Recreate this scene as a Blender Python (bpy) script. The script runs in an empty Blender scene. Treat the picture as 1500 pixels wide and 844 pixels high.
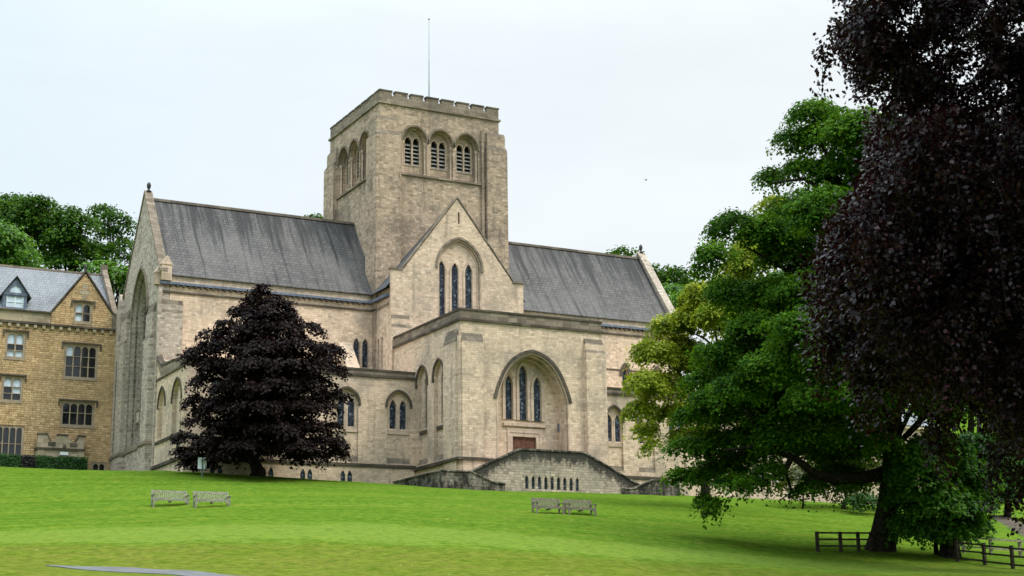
import bpy, bmesh, math, random
import numpy as np
from mathutils import Vector, Matrix
from mathutils.geometry import tessellate_polygon
SC = bpy.context.scene
COL = SC.collection
pi = math.pi
# ------------------------------------------------------------------ camera
FPX = 2280.1                                     # focal length in pixels of a 1500 wide frame
yaw, pit, rol = (math.radians(a) for a in (28.05622, 13.05293, 0.76467))
fw = np.array([math.sin(yaw)*math.cos(pit), math.cos(yaw)*math.cos(pit), math.sin(pit)])
rt = np.array([math.cos(yaw), -math.sin(yaw), 0.0])
dn = np.cross(fw, rt)
rt, dn = rt*math.cos(rol)+dn*math.sin(rol), dn*math.cos(rol)-rt*math.sin(rol)
EYE = np.array([-51.60764, -105.3444, -12.64161])
cam = bpy.data.objects.new('camera', bpy.data.cameras.new('camera'))
COL.objects.link(cam)
cam.matrix_world = Matrix(((rt[0], -dn[0], -fw[0], EYE[0]), (rt[1], -dn[1], -fw[1], EYE[1]), (rt[2], -dn[2], -fw[2], EYE[2]), (0, 0, 0, 1)))
cam.data.sensor_width = 36.0
cam.data.lens = FPX/1500*36
cam.data.clip_start = 0.5
cam.data.clip_end = 3000
SC.camera = cam
def at(px, py, d):                               # the point seen at that place of the photo, d metres ahead
    return EYE + d*((px-750)/FPX*rt + (py-422)/FPX*dn + fw)
def on_y(px, py, y):
    r = at(px, py, 1.0)-EYE
    return EYE + r*(y-EYE[1])/r[1]
# ------------------------------------------------------------------ light
SUN_EL, SUN_AZ = math.radians(56), math.radians(140)    # azimuth clockwise from +Y
SC.view_settings.view_transform = 'Standard'
SC.view_settings.look = 'None'
SC.view_settings.exposure = 0.3
SC.view_settings.gamma = 1.0
SC.view_settings.use_curve_mapping = False
SUN_STRENGTH = 1.5
SKY_LOW, SKY_TOP = 0.83, 3.0
sun = bpy.data.objects.new('sun', bpy.data.lights.new('sun', 'SUN'))
COL.objects.link(sun)
sun.data.energy = SUN_STRENGTH
sun.data.angle = math.radians(14)
sun.data.color = (1.0, 0.92, 0.80)
sd = Vector((math.sin(SUN_AZ)*math.cos(SUN_EL), math.cos(SUN_AZ)*math.cos(SUN_EL), math.sin(SUN_EL)))
sun.rotation_euler = sd.to_track_quat('Z', 'Y').to_euler()
class NT:
    def __init__(s, nt): s.nt = nt
    def n(s, t, **kw):
        x = s.nt.nodes.new(t)
        for k, v in kw.items():
            if k.startswith('i_'):
                k = k[2:]
                x.inputs[int(k) if k.isdigit() else k.replace('_', ' ')].default_value = v
            else: setattr(x, k, v)
        return x
    def l(s, a, b): s.nt.links.new(a, b)
    def m(s, op, a, b=None, c=None):
        x = s.nt.nodes.new('ShaderNodeMath'); x.operation = op
        for i, v in enumerate((a, b, c)):
            if v is None: continue
            if isinstance(v, (int, float)): x.inputs[i].default_value = v
            else: s.l(v, x.inputs[i])
        return x.outputs[0]
    def mix(s, f, a, b, mode='MIX'):
        x = s.nt.nodes.new('ShaderNodeMix'); x.data_type = 'RGBA'; x.blend_type = mode
        for k, v in ((0, f), (6, a), (7, b)):
            if isinstance(v, (int, float)): x.inputs[k].default_value = v
            elif isinstance(v, (tuple, list)): x.inputs[k].default_value = (*v[:3], 1)
            else: s.l(v, x.inputs[k])
        return x.outputs[2]
    def noise(s, vec, scale, detail=4, rough=0.55):
        x = s.n('ShaderNodeTexNoise'); x.inputs['Scale'].default_value = scale
        x.inputs['Detail'].default_value = detail; x.inputs['Roughness'].default_value = rough
        if vec is not None: s.l(vec, x.inputs['Vector'])
        return x.outputs['Fac']
    def ramp(s, f, a, b, lo=0.0, hi=1.0):
        x = s.nt.nodes.new('ShaderNodeMapRange'); x.interpolation_type = 'SMOOTHSTEP'
        s.l(f, x.inputs[0])
        for i, v in ((1, a), (2, b), (3, lo), (4, hi)): x.inputs[i].default_value = v
        return x.outputs[0]
    def vec(s, x, y, z):
        c = s.nt.nodes.new('ShaderNodeCombineXYZ')
        for i, v in enumerate((x, y, z)):
            if isinstance(v, (int, float)): c.inputs[i].default_value = v
            else: s.l(v, c.inputs[i])
        return c.outputs[0]
    def scale(s, v, sc):
        x = s.nt.nodes.new('ShaderNodeVectorMath'); x.operation = 'MULTIPLY'
        s.l(v, x.inputs[0]); x.inputs[1].default_value = sc
        return x.outputs[0]
world = bpy.data.worlds.new('World')
SC.world = world
world.use_nodes = True
w = NT(world.node_tree)
world.node_tree.nodes.clear()
sky = w.n('ShaderNodeTexSky', sky_type='NISHITA', sun_disc=False)
sky.sun_elevation = SUN_EL; sky.sun_rotation = SUN_AZ; sky.dust_density = 3.0
tc = w.n('ShaderNodeTexCoord')
sx = w.n('ShaderNodeSeparateXYZ'); w.l(tc.outputs['Generated'], sx.inputs[0])
el = w.m('MAXIMUM', sx.outputs[2], 0.0)
cl = w.noise(tc.outputs['Generated'], 2.2, 5, 0.5)
lum = w.ramp(el, 0.36, 0.8, SKY_LOW, SKY_TOP)                # a cloud sheet, brightest overhead
side = w.ramp(w.m('ADD', w.m('MULTIPLY', sx.outputs[0], 0.8), w.m('MULTIPLY', cl, 0.5)), 0.0, 1.1)
tint = w.mix(side, (0.785, 0.918, 1.0), (0.955, 0.985, 1.0))
cl2 = w.noise(w.scale(tc.outputs['Generated'], (1.0, 1.0, 3.2)), 1.9, 6, 0.58)
cloud = w.mix(1.0, w.mix(1.0, tint, lum, 'MULTIPLY'), w.ramp(cl2, 0.32, 0.68, 0.955, 1.04), 'MULTIPLY')
bgc = w.n('ShaderNodeBackground'); w.l(cloud, bgc.inputs[0]); bgc.inputs[1].default_value = 1.0
bgs = w.n('ShaderNodeBackground'); w.l(sky.outputs[0], bgs.inputs[0]); bgs.inputs[1].default_value = 0.1
mx = w.n('ShaderNodeMixShader'); mx.inputs[0].default_value = 0.96
w.l(bgs.outputs[0], mx.inputs[1]); w.l(bgc.outputs[0], mx.inputs[2])
wo = w.n('ShaderNodeOutputWorld'); w.l(mx.outputs[0], wo.inputs[0])
# ------------------------------------------------------------------ materials
def new_mat(name):
    m = bpy.data.materials.new(name); m.use_nodes = True
    m.node_tree.nodes.clear()
    g = NT(m.node_tree)
    out = g.n('ShaderNodeOutputMaterial'); b = g.n('ShaderNodeBsdfPrincipled')
    g.l(b.outputs[0], out.inputs[0])
    return m, g, b, out
def bump(g, b, h, strength, dist):
    x = g.n('ShaderNodeBump'); x.inputs['Strength'].default_value = strength; x.inputs['Distance'].default_value = dist
    g.l(h, x.inputs['Height']); g.l(x.outputs[0], b.inputs['Normal'])
def courses(g, bw, rh, joint):
    """coursed masonry on upright faces: a random value per stone, another one, and the joint mask"""
    pos = g.n('ShaderNodeNewGeometry').outputs['Position']
    s = g.n('ShaderNodeSeparateXYZ'); g.l(pos, s.inputs[0])
    wob = g.m('MULTIPLY', g.m('SUBTRACT', g.noise(pos, 1.3, 2), 0.5), 0.10)
    u = g.m('ADD', s.outputs[0], s.outputs[1]); v = g.m('DIVIDE', g.m('ADD', s.outputs[2], wob), rh)
    row = g.m('FLOOR', v)
    rw = g.n('ShaderNodeTexWhiteNoise', noise_dimensions='1D'); g.l(row, rw.inputs['W'])
    uu = g.m('ADD', g.m('DIVIDE', u, g.m('MULTIPLY_ADD', rw.outputs['Value'], bw*0.6, bw*0.7)), g.m('MULTIPLY', rw.outputs['Value'], 7.3))
    cell = g.m('FLOOR', uu)
    wn = g.n('ShaderNodeTexWhiteNoise', noise_dimensions='2D'); g.l(g.vec(cell, row, 0.0), wn.inputs['Vector'])
    cs = g.n('ShaderNodeSeparateColor'); g.l(wn.outputs['Color'], cs.inputs[0])
    fu = g.m('FRACT', uu); fv = g.m('FRACT', v)
    du = g.m('MULTIPLY', g.m('MINIMUM', fu, g.m('SUBTRACT', 1.0, fu)), bw); dv = g.m('MULTIPLY', g.m('MINIMUM', fv, g.m('SUBTRACT', 1.0, fv)), rh)
    jt = g.ramp(g.m('MINIMUM', du, dv), joint*0.5, joint*1.6, 1.0, 0.0)
    return pos, s, cs, jt
def stone(name, c1, c2, mortar, grey=(0.16, 0.145, 0.12), grey_amt=0.5, bw=0.40, rh=0.18, black=0.0, rough_face=0.3, msize=0.012, contrast=0.75):
    m, g, b, _ = new_mat(name)
    pos, s, cs, jt = courses(g, bw, rh, msize)
    n1 = g.noise(pos, 0.28, 6, 0.68)
    n2 = g.noise(pos, 3.2, 6, 0.7)
    n3 = g.noise(g.scale(pos, (1.6, 1.6, 0.14)), 1.0, 6, 0.66)
    n4 = g.noise(pos, 11.0, 3, 0.6)
    dk = tuple(x*(1-0.42*contrast) for x in c2); lt = tuple(min(0.9, x*(1+0.22*contrast)) for x in c1)
    col = g.mix(cs.outputs[0], c2, c1)
    col = g.mix(g.ramp(cs.outputs[1], 0.74, 0.98, 0, 0.85), col, lt)
    col = g.mix(g.ramp(cs.outputs[2], 0.76, 0.98, 0, 0.8), col, dk)
    col = g.mix(g.ramp(n2, 0.5, 0.78, 0, 0.55), col, tuple(x*0.6 for x in c2))
    col = g.mix(g.ramp(n4, 0.52, 0.7, 0, 0.35*contrast), col, tuple(x*0.55 for x in c2))
    col = g.mix(g.m('MULTIPLY', jt, 0.75), col, mortar)
    wea = g.m('ADD', g.m('MULTIPLY', n1, 0.75), g.m('MULTIPLY', n2, 0.3))
    col = g.mix(g.ramp(wea, 0.48, 0.68, 0, grey_amt), col, grey)
    col = g.mix(g.ramp(n3, 0.52, 0.76, 0, grey_amt*0.8), col, tuple(x*0.55 for x in grey))
    if black:
        bl = g.m('ADD', g.m('MULTIPLY', g.noise(g.scale(pos, (1, 1, 0.5)), 0.9, 7, 0.75), 0.8), g.m('MULTIPLY', n2, 0.3))
        col = g.mix(g.ramp(bl, 0.46, 0.62, 0, black), col, (0.018, 0.018, 0.016))
    g.l(col, b.inputs['Base Color'])
    b.inputs['Roughness'].default_value = 0.95; b.inputs['Specular IOR Level'].default_value = 0.1
    h = g.m('ADD', g.m('MULTIPLY', jt, -1.0), g.m('ADD', g.m('MULTIPLY', n2, 0.8), g.m('MULTIPLY', n4, 0.5)))
    h = g.m('ADD', h, g.m('MULTIPLY', cs.outputs[2], 0.6))
    bump(g, b, h, rough_face, 0.06)
    return m
def slate(name, c1, c2, streak, streak_amt, axis=0, rough=0.75, top=25.3):
    m, g, b, _ = new_mat(name)
    pos = g.n('ShaderNodeNewGeometry').outputs['Position']
    s = g.n('ShaderNodeSeparateXYZ'); g.l(pos, s.inputs[0])
    uv = g.vec(s.outputs[axis], s.outputs[2], 0.0)
    br = g.n('ShaderNodeTexBrick'); g.l(uv, br.inputs['Vector'])
    br.inputs['Color1'].default_value = (*c1, 1); br.inputs['Color2'].default_value = (*c2, 1); br.inputs['Mortar'].default_value = (*(x*0.35 for x in c2), 1)
    br.inputs['Scale'].default_value = 1.0; br.inputs['Brick Width'].default_value = 0.42; br.inputs['Row Height'].default_value = 0.27
    br.inputs['Mortar Size'].default_value = 0.022; br.inputs['Mortar Smooth'].default_value = 0.3
    wob = g.m('MULTIPLY', g.noise(pos, 0.25, 2), 0.35)
    du = g.m('ADD', s.outputs[axis], wob)
    st = g.noise(g.vec(du, g.m('MULTIPLY', s.outputs[2], 0.06), 0.0), 1.7, 7, 0.75)
    st2 = g.noise(g.vec(g.m('MULTIPLY', du, 3.5), g.m('MULTIPLY', s.outputs[2], 0.35), 4.0), 1.0, 5, 0.65)
    st = g.m('ADD', st, g.ramp(s.outputs[2], top-5.5, top, 0.0, 0.13))
    lo = g.noise(pos, 0.16, 4, 0.6)
    col = g.mix(g.ramp(lo, 0.35, 0.65, 0, 0.5), br.outputs['Color'], tuple(x*1.25 for x in c1))
    col = g.mix(g.ramp(st2, 0.5, 0.8, 0, 0.5), col, tuple(x*0.6 for x in c2))
    col = g.mix(g.ramp(st, 0.49, 0.68, 0, streak_amt), col, streak)
    g.l(col, b.inputs['Base Color']); b.inputs['Roughness'].default_value = rough
    b.inputs['Specular IOR Level'].default_value = 0.3
    saw = g.m('FRACT', g.m('DIVIDE', s.outputs[2], 0.27))
    bump(g, b, g.m('SUBTRACT', g.m('ADD', g.m('MULTIPLY', st2, 0.5), g.m('MULTIPLY', br.outputs['Fac'], -0.5)), saw), 0.35, 0.03)
    return m
def plain(name, c, rough=0.6, spec=0.3, var=0.25, sc=3.0, metal=0.0, c2=None):
    m, g, b, _ = new_mat(name)
    pos = g.n('ShaderNodeTexCoord').outputs['Object']
    n = g.noise(pos, sc, 5, 0.6)
    col = g.mix(g.ramp(n, 0.3, 0.7), tuple(x*(1-var) for x in c), tuple(c2) if c2 else tuple(min(1, x*(1+var)) for x in c))
    g.l(col, b.inputs['Base Color']); b.inputs['Roughness'].default_value = rough; b.inputs['Specular IOR Level'].default_value = spec; b.inputs['Metallic'].default_value = metal
    return m
def leaded(name):
    m, g, b, _ = new_mat(name)
    pos = g.n('ShaderNodeNewGeometry').outputs['Position']
    s = g.n('ShaderNodeSeparateXYZ'); g.l(pos, s.inputs[0])
    uv = g.vec(g.m('ADD', s.outputs[0], s.outputs[1]), s.outputs[2], 0.0)
    v = g.n('ShaderNodeTexVoronoi'); v.inputs['Scale'].default_value = 6.0; g.l(uv, v.inputs['Vector'])
    e = g.n('ShaderNodeTexVoronoi', feature='DISTANCE_TO_EDGE'); e.inputs['Scale'].default_value = 6.0; g.l(uv, e.inputs['Vector'])
    cs = g.n('ShaderNodeSeparateColor'); g.l(v.outputs['Color'], cs.inputs[0])
    col = g.mix(cs.outputs[0], (0.006, 0.009, 0.015), (0.045, 0.058, 0.085))
    col = g.mix(g.ramp(cs.outputs[1], 0.72, 0.95, 0, 0.8), col, (0.20, 0.235, 0.28))  # a few pale cells: glints put into the glass colour
    col = g.mix(g.ramp(e.outputs['Distance'], 0.02, 0.09, 0.7, 0), col, (0.03, 0.031, 0.033))
    g.l(col, b.inputs['Base Color']); b.inputs['Roughness'].default_value = 0.3; b.inputs['Specular IOR Level'].default_value = 0.18
    bump(g, b, cs.outputs[2], 0.25, 0.02)
    return m
S_WARM = stone('cream limestone', (0.73, 0.56, 0.415), (0.605, 0.45, 0.325), (0.42, 0.31, 0.235), (0.33, 0.27, 0.21), 0.8, contrast=0.6)
S_TOWER = stone('weathered tower limestone', (0.525, 0.395, 0.29), (0.385, 0.285, 0.205), (0.22, 0.168, 0.126), (0.165, 0.135, 0.108), 0.8, contrast=0.9)
S_GREY = stone('grey lichened limestone', (0.29, 0.235, 0.18), (0.21, 0.165, 0.125), (0.12, 0.095, 0.075), (0.13, 0.105, 0.083), 0.7, bw=0.8, rh=0.35)
S_WEST = stone('west wall limestone', (0.52, 0.435, 0.355), (0.41, 0.335, 0.27), (0.2, 0.175, 0.145), (0.27, 0.235, 0.195), 0.45, rough_face=0.4, contrast=1.1)
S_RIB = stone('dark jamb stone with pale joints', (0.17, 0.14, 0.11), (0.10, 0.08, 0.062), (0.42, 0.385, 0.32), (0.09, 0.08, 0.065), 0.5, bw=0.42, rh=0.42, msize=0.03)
S_TRIM = stone('dressed limestone trim', (0.62, 0.475, 0.365), (0.52, 0.39, 0.295), (0.30, 0.225, 0.165), (0.24, 0.20, 0.155), 0.5, bw=0.9, rh=0.5, rough_face=0.12, msize=0.01, contrast=0.6)
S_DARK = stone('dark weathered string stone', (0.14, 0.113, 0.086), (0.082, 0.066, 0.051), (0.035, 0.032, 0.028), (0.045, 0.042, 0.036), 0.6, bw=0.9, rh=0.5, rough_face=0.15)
S_CAP = stone('weathered cap stone', (0.25, 0.205, 0.155), (0.165, 0.132, 0.1), (0.09, 0.072, 0.056), (0.11, 0.09, 0.072), 0.7, bw=0.8, rh=0.35)
S_OCHRE = stone('ochre rockfaced sandstone', (0.66, 0.455, 0.25), (0.50, 0.325, 0.165), (0.25, 0.165, 0.09), (0.30, 0.21, 0.12), 0.45, bw=0.40, rh=0.19, rough_face=0.8, msize=0.014, contrast=0.6)
S_ASHLAR = stone('pale ashlar sandstone', (0.46, 0.37, 0.26), (0.38, 0.30, 0.20), (0.2, 0.155, 0.1), (0.2, 0.165, 0.12), 0.5, bw=1.1, rh=0.4, rough_face=0.12, contrast=0.7)
S_FRAME = stone('buff window dressing stone', (0.40, 0.31, 0.22), (0.33, 0.25, 0.175), (0.3, 0.24, 0.17), (0.2, 0.165, 0.13), 0.4, bw=0.8, rh=0.5, rough_face=0.1, contrast=0.6)
S_BLACK = stone('black mossy wall stone', (0.34, 0.29, 0.235), (0.22, 0.185, 0.15), (0.07, 0.065, 0.055), (0.1, 0.095, 0.08), 0.7, bw=0.5, rh=0.25, black=0.9, rough_face=0.5)
R_NAVE = slate('grey slate with dark runs', (0.124, 0.114, 0.108), (0.075, 0.069, 0.066), (0.018, 0.0178, 0.018), 0.88)
R_SIDE = slate('dark slate side slope', (0.10, 0.10, 0.105), (0.07, 0.07, 0.075), (0.025, 0.025, 0.027), 0.7, axis=1)
R_HOUSE = slate('pale blue grey slate', (0.21, 0.218, 0.23), (0.145, 0.152, 0.162), (0.09, 0.10, 0.105), 0.4, top=30)
GLASS = leaded('leaded dark glass')
DARK = plain('dark opening', (0.012, 0.011, 0.010), 0.9, 0.1)
LEAD = plain('blue grey lead', (0.115, 0.14, 0.19), 0.5, 0.4, 0.3)
LOUVRE = plain('weathered louvre slate', (0.25, 0.235, 0.21), 0.8, 0.2, 0.4)
DOORWOOD = plain('brown oak door', (0.13, 0.055, 0.032), 0.6, 0.3, 0.35, 5)
PANE = plain('dark window pane', (0.012, 0.013, 0.015), 0.06, 0.6)
BLIND = plain('pane with pale blind', (0.55, 0.62, 0.70), 0.12, 0.6, 0.15)
PALEWOOD = plain('weathered grey teak', (0.24, 0.235, 0.165), 0.85, 0.2, 0.35, 9, c2=(0.36, 0.345, 0.26))
GREYWOOD = plain('silvered brown teak', (0.20, 0.175, 0.135), 0.85, 0.2, 0.35, 9)
FENCEWOOD = plain('dark creosoted timber', (0.042, 0.034, 0.024), 0.9, 0.15, 0.5, 4)
PALEFENCE = plain('bleached timber', (0.27, 0.24, 0.18), 0.9, 0.15, 0.35, 4)
WHITE = plain('white painted board', (0.78, 0.82, 0.84), 0.5, 0.3, 0.05)
METAL = plain('dark galvanised post', (0.09, 0.12, 0.12), 0.5, 0.4, 0.2)
BARK = plain('dark grey bark', (0.022, 0.018, 0.014), 0.95, 0.1, 0.6, 5)
BRONZE = plain('dark bronze', (0.03, 0.03, 0.028), 0.6, 0.4, 0.3)
POLE = plain('grey painted pole', (0.30, 0.31, 0.31), 0.5, 0.3, 0.1)
ASPHALT = plain('worn asphalt', (0.115, 0.118, 0.122), 0.9, 0.2, 0.15, 1.5)
STEPSTONE = plain('brown gravel steps', (0.24, 0.19, 0.155), 0.95, 0.1, 0.35, 2)
# stained front of the entrance steps: black moulds run down from the sloping top
def stair_stone():
    m = stone('stair wall stone', (0.54, 0.44, 0.34), (0.40, 0.32, 0.245), (0.16, 0.14, 0.11), (0.24, 0.22, 0.175), 0.7, bw=0.42, rh=0.2, rough_face=0.5, contrast=0.9)
    g = NT(m.node_tree); b = [n for n in m.node_tree.nodes if n.type == 'BSDF_PRINCIPLED'][0]
    old = b.inputs['Base Color'].links[0].from_socket
    pos = g.n('ShaderNodeNewGeometry').outputs['Position']
    s = g.n('ShaderNodeSeparateXYZ'); g.l(pos, s.inputs[0])
    lft = g.m('MULTIPLY_ADD', g.m('SUBTRACT', s.outputs[0], 3.4), 0.45, 1.85)
    rgt = g.m('MULTIPLY_ADD', g.m('SUBTRACT', s.outputs[0], 9.0), -0.47, 1.85)
    d = g.m('SUBTRACT', g.m('MINIMUM', g.m('MINIMUM', lft, rgt), 1.85), s.outputs[2])
    nz = g.noise(g.scale(pos, (1.5, 1.5, 0.5)), 1.0, 7, 0.72)
    nd = g.noise(pos, 5.0, 4, 0.7)
    f = g.m('ADD', g.m('MULTIPLY', d, -0.42), g.m('ADD', g.m('MULTIPLY', nz, 1.3), g.m('MULTIPLY', nd, 0.5)))
    f = g.ramp(f, 0.44, 0.74, 0, 0.93)
    g.l(g.mix(f, old, (0.035, 0.034, 0.03)), b.inputs['Base Color'])
    return m
S_STAIR = stair_stone()
def leafmat(name, dark, mid, light, rough=0.5, trans=0.3, spec=0.25, tcol=None):
    m, g, b, out = new_mat(name)
    a = g.n('ShaderNodeAttribute', attribute_name='tint').outputs['Fac']
    col = g.mix(g.ramp(a, 0.0, 0.5), dark, mid)
    col = g.mix(g.ramp(a, 0.5, 1.0), col, light)
    g.l(col, b.inputs['Base Color']); b.inputs['Roughness'].default_value = rough; b.inputs['Specular IOR Level'].default_value = spec
    t = g.n('ShaderNodeBsdfTranslucent')
    if tcol: t.inputs[0].default_value = (*tcol, 1)
    else: g.l(g.mix(1.0, col, (1.5, 1.35, 0.6), 'MULTIPLY'), t.inputs[0])
    mixn = g.n('ShaderNodeMixShader'); mixn.inputs[0].default_value = trans
    g.l(b.outputs[0], mixn.inputs[1]); g.l(t.outputs[0], mixn.inputs[2]); g.l(mixn.outputs[0], out.inputs[0])
    return m
L_SYC = leafmat('sycamore leaves', (0.012, 0.045, 0.003), (0.044, 0.116, 0.007), (0.105, 0.215, 0.016), 0.6, 0.4, 0.06)
L_LIME = leafmat('yellow green leaves', (0.095, 0.145, 0.009), (0.21, 0.265, 0.018), (0.37, 0.42, 0.05), 0.55, 0.42, 0.12)
L_WOOD = leafmat('hill wood leaves', (0.012, 0.042, 0.003), (0.034, 0.092, 0.006), (0.08, 0.16, 0.012), 0.6, 0.3, 0.1)
L_BRIGHT = leafmat('fresh green leaves', (0.04, 0.11, 0.010), (0.075, 0.18, 0.016), (0.12, 0.24, 0.025))
L_OLIVE = leafmat('olive leaves', (0.03, 0.04, 0.008), (0.065, 0.08, 0.014), (0.12, 0.14, 0.025))
L_MAPLE = leafmat('purple maple leaves', (0.005, 0.0030, 0.0027), (0.0105, 0.0060, 0.0050), (0.025, 0.0145, 0.0120), 0.6, 0.12, 0.10, (0.03, 0.004, 0.006))
L_BEECH = leafmat('copper beech leaves', (0.0035, 0.0017, 0.0020), (0.0095, 0.0040, 0.0050), (0.040, 0.013, 0.0155), 0.42, 0.12, 0.22, (0.05, 0.006, 0.010))
L_GRASS = leafmat('grass blades', (0.030, 0.088, 0.002), (0.075, 0.175, 0.005), (0.15, 0.26, 0.014), 0.7, 0.35, 0.08)
L_HEDGE = leafmat('hedge leaves', (0.012, 0.045, 0.006), (0.022, 0.075, 0.010), (0.04, 0.11, 0.016))
L_DARKHEDGE = leafmat('purple hedge leaves', (0.008, 0.008, 0.006), (0.015, 0.014, 0.009), (0.03, 0.03, 0.015))
# ------------------------------------------------------------------ helpers
def props(o, label=None, cat=None, group=None, kind=None):
    for k, v in (('label', label), ('category', cat), ('group', group), ('kind', kind)):
        if v: o[k] = v
    return o
def thing(name, label, cat, loc, group=None, rz=0.0):
    o = bpy.data.objects.new(name, None); COL.objects.link(o)
    o.location = loc; o.rotation_euler = (0, 0, rz); o.empty_display_size = 0.3
    return props(o, label, cat, group)
SPLIT = {'string_course': 1.4, 'coping': 1.0, 'weathering': 0.3, 'parapet': 3.0, 'landing_wall': 1.0, 'buttress': 0.5, 'dressed_stone': 0.8, 'arcade_shaft': 0.5}
class MB:                                        # collects shapes, links them as ONE mesh
    def __init__(s): s.v = []; s.f = []
    def add(s, vs, fs):
        k = len(s.v); s.v += [tuple(p) for p in vs]; s.f += [tuple(i+k for i in f) for f in fs]
    def box(s, x0, x1, y0, y1, z0, z1):
        s.add([(x, y, z) for z in (z0, z1) for x, y in ((x0, y0), (x1, y0), (x1, y1), (x0, y1))],
              [(3, 2, 1, 0), (4, 5, 6, 7), (0, 1, 5, 4), (1, 2, 6, 5), (2, 3, 7, 6), (3, 0, 4, 7)])
    def prism(s, plane, poly, d0, d1, holes=(), back=True):
        f = {'S': lambda u, v, d: (u, d, v), 'W': lambda u, v, d: (d, u, v), 'Z': lambda u, v, d: (u, v, d)}[plane]
        loops = [list(poly)]+[list(h) for h in holes]
        flat = [p for lp in loops for p in lp]; n = len(flat)
        tris = tessellate_polygon([[Vector((p[0], p[1], 0)) for p in lp] for lp in loops]) if (holes or n > 4) else ([(0, 1, 2, 3)] if n == 4 else [(0, 1, 2)])
        vs = [f(p[0], p[1], d0) for p in flat]+[f(p[0], p[1], d1) for p in flat]
        fs = [tuple(t) for t in tris]
        if back: fs += [tuple(i+n for i in reversed(t)) for t in tris]
        k = 0
        for lp in loops:
            m = len(lp)
            for i in range(m):
                a, b = k+i, k+(i+1) % m
                fs.append((a, b, b+n, a+n))
            k += m
        s.add(vs, fs)
    def tube(s, pts, rad, n=8, cap=True):
        pts = [Vector(p) for p in pts]
        rings = []
        for i, p in enumerate(pts):
            t = (pts[min(i+1, len(pts)-1)]-pts[max(i-1, 0)]).normalized()
            a = t.orthogonal().normalized() if abs(t.z) < 0.95 else Vector((1, 0, 0))
            a = (a-t*a.dot(t)).normalized(); b = t.cross(a)
            rings.append([p+(a*math.cos(2*pi*k/n)+b*math.sin(2*pi*k/n))*rad[i] for k in range(n)])
        vs = [q for r in rings for q in r]; fs = []
        for i in range(len(pts)-1):
            for k in range(n):
                fs.append((i*n+k, i*n+(k+1) % n, (i+1)*n+(k+1) % n, (i+1)*n+k))
        if cap: fs += [tuple(range(n))[::-1], tuple(range((len(pts)-1)*n, len(pts)*n))]
        s.add(vs, fs)
    def lathe(s, c, prof, n=12):
        s.tube([(c[0], c[1], c[2]+z) for z, r in prof], [r for z, r in prof], n)
    def islands(s):
        par = list(range(len(s.v)))
        def find(i):
            while par[i] != i: par[i] = par[par[i]]; i = par[i]
            return i
        for f in s.f:
            for i in f[1:]: par[find(i)] = find(f[0])
        out = {}
        for f in s.f: out.setdefault(find(f[0]), []).append(f)
        return list(out.values())
    def build(s, name, mat, parent=None, smooth=False):
        if name in SPLIT:                        # every separate length of stone becomes a piece of its own
            rest = MB(); made = []
            for fs in s.islands():
                ids = sorted({i for f in fs for i in f}); mp = {i: k for k, i in enumerate(ids)}; a = np.array([s.v[i] for i in ids])
                one = MB(); one.v = [s.v[i] for i in ids]; one.f = [tuple(mp[i] for i in f) for f in fs]
                if np.linalg.norm(a.max(0)-a.min(0)) < SPLIT[name]: rest.add(one.v, one.f)
                else: made.append(one.link('hood_mould' if name in ('string_course', 'coping') and len(ids) > 30 else name, mat, parent, smooth))
            if rest.v: made.append(rest.link('corbel_table' if name == 'string_course' else name, mat, parent, smooth))
            return made[0]
        return s.link(name, mat, parent, smooth)
    def link(s, name, mat, parent=None, smooth=False):
        me = bpy.data.meshes.new(name)
        off = root_loc(parent)
        me.from_pydata([(x-off[0], y-off[1], z-off[2]) for x, y, z in s.v], [], s.f)
        bm = bmesh.new(); bm.from_mesh(me)
        bmesh.ops.recalc_face_normals(bm, faces=bm.faces)
        bm.to_mesh(me); bm.free()
        if smooth:
            for p in me.polygons: p.use_smooth = True
        me.materials.append(mat)
        o = bpy.data.objects.new(name, me); COL.objects.link(o)
        if parent is not None: o.parent = parent
        return o
def root_loc(o):
    if o is None: return (0, 0, 0)
    while o.parent is not None: o = o.parent
    return tuple(o.location)
def copy_tree(o, parent=None):
    c = o.copy(); COL.objects.link(c)
    if parent is not None: c.parent = parent
    for ch in list(o.children): copy_tree(ch, c)
    return c
def arch(cx, wd, z0, zs, h, n=9):
    a = wd/2.0; h = max(h, a*1.0001); r = (a*a+h*h)/(2*a); th = math.acos((a-r)/r)
    L = [(cx-a+r+r*math.cos(t), zs+r*math.sin(t)) for t in np.linspace(pi, th, n)]
    if wd > 5.5:                                 # the great porch arch has straighter, sharper sides
        L = [(cx+(x-cx)*(1-0.075*math.sin(pi*min(1, (z-zs)/h))), z) for x, z in L]
    R = [(2*cx-x, z) for x, z in L[:-1]][::-1]
    return [(cx-a, z0)]*(z0 < zs-1e-6)+L+R+[(cx+a, z0)]*(z0 < zs-1e-6)
def hood(mb, plane, cx, wd, zs, h, t, d0, d1, drop=0.0, n=11):
    o = arch(cx, wd+2*t, zs-drop, zs, h+t, n); i = arch(cx, wd, zs-drop, zs, h, n)
    mb.prism(plane, o+i[::-1], d0, d1)
def rect(u0, u1, v0, v1): return [(u0, v0), (u1, v0), (u1, v1), (u0, v1)]
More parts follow.
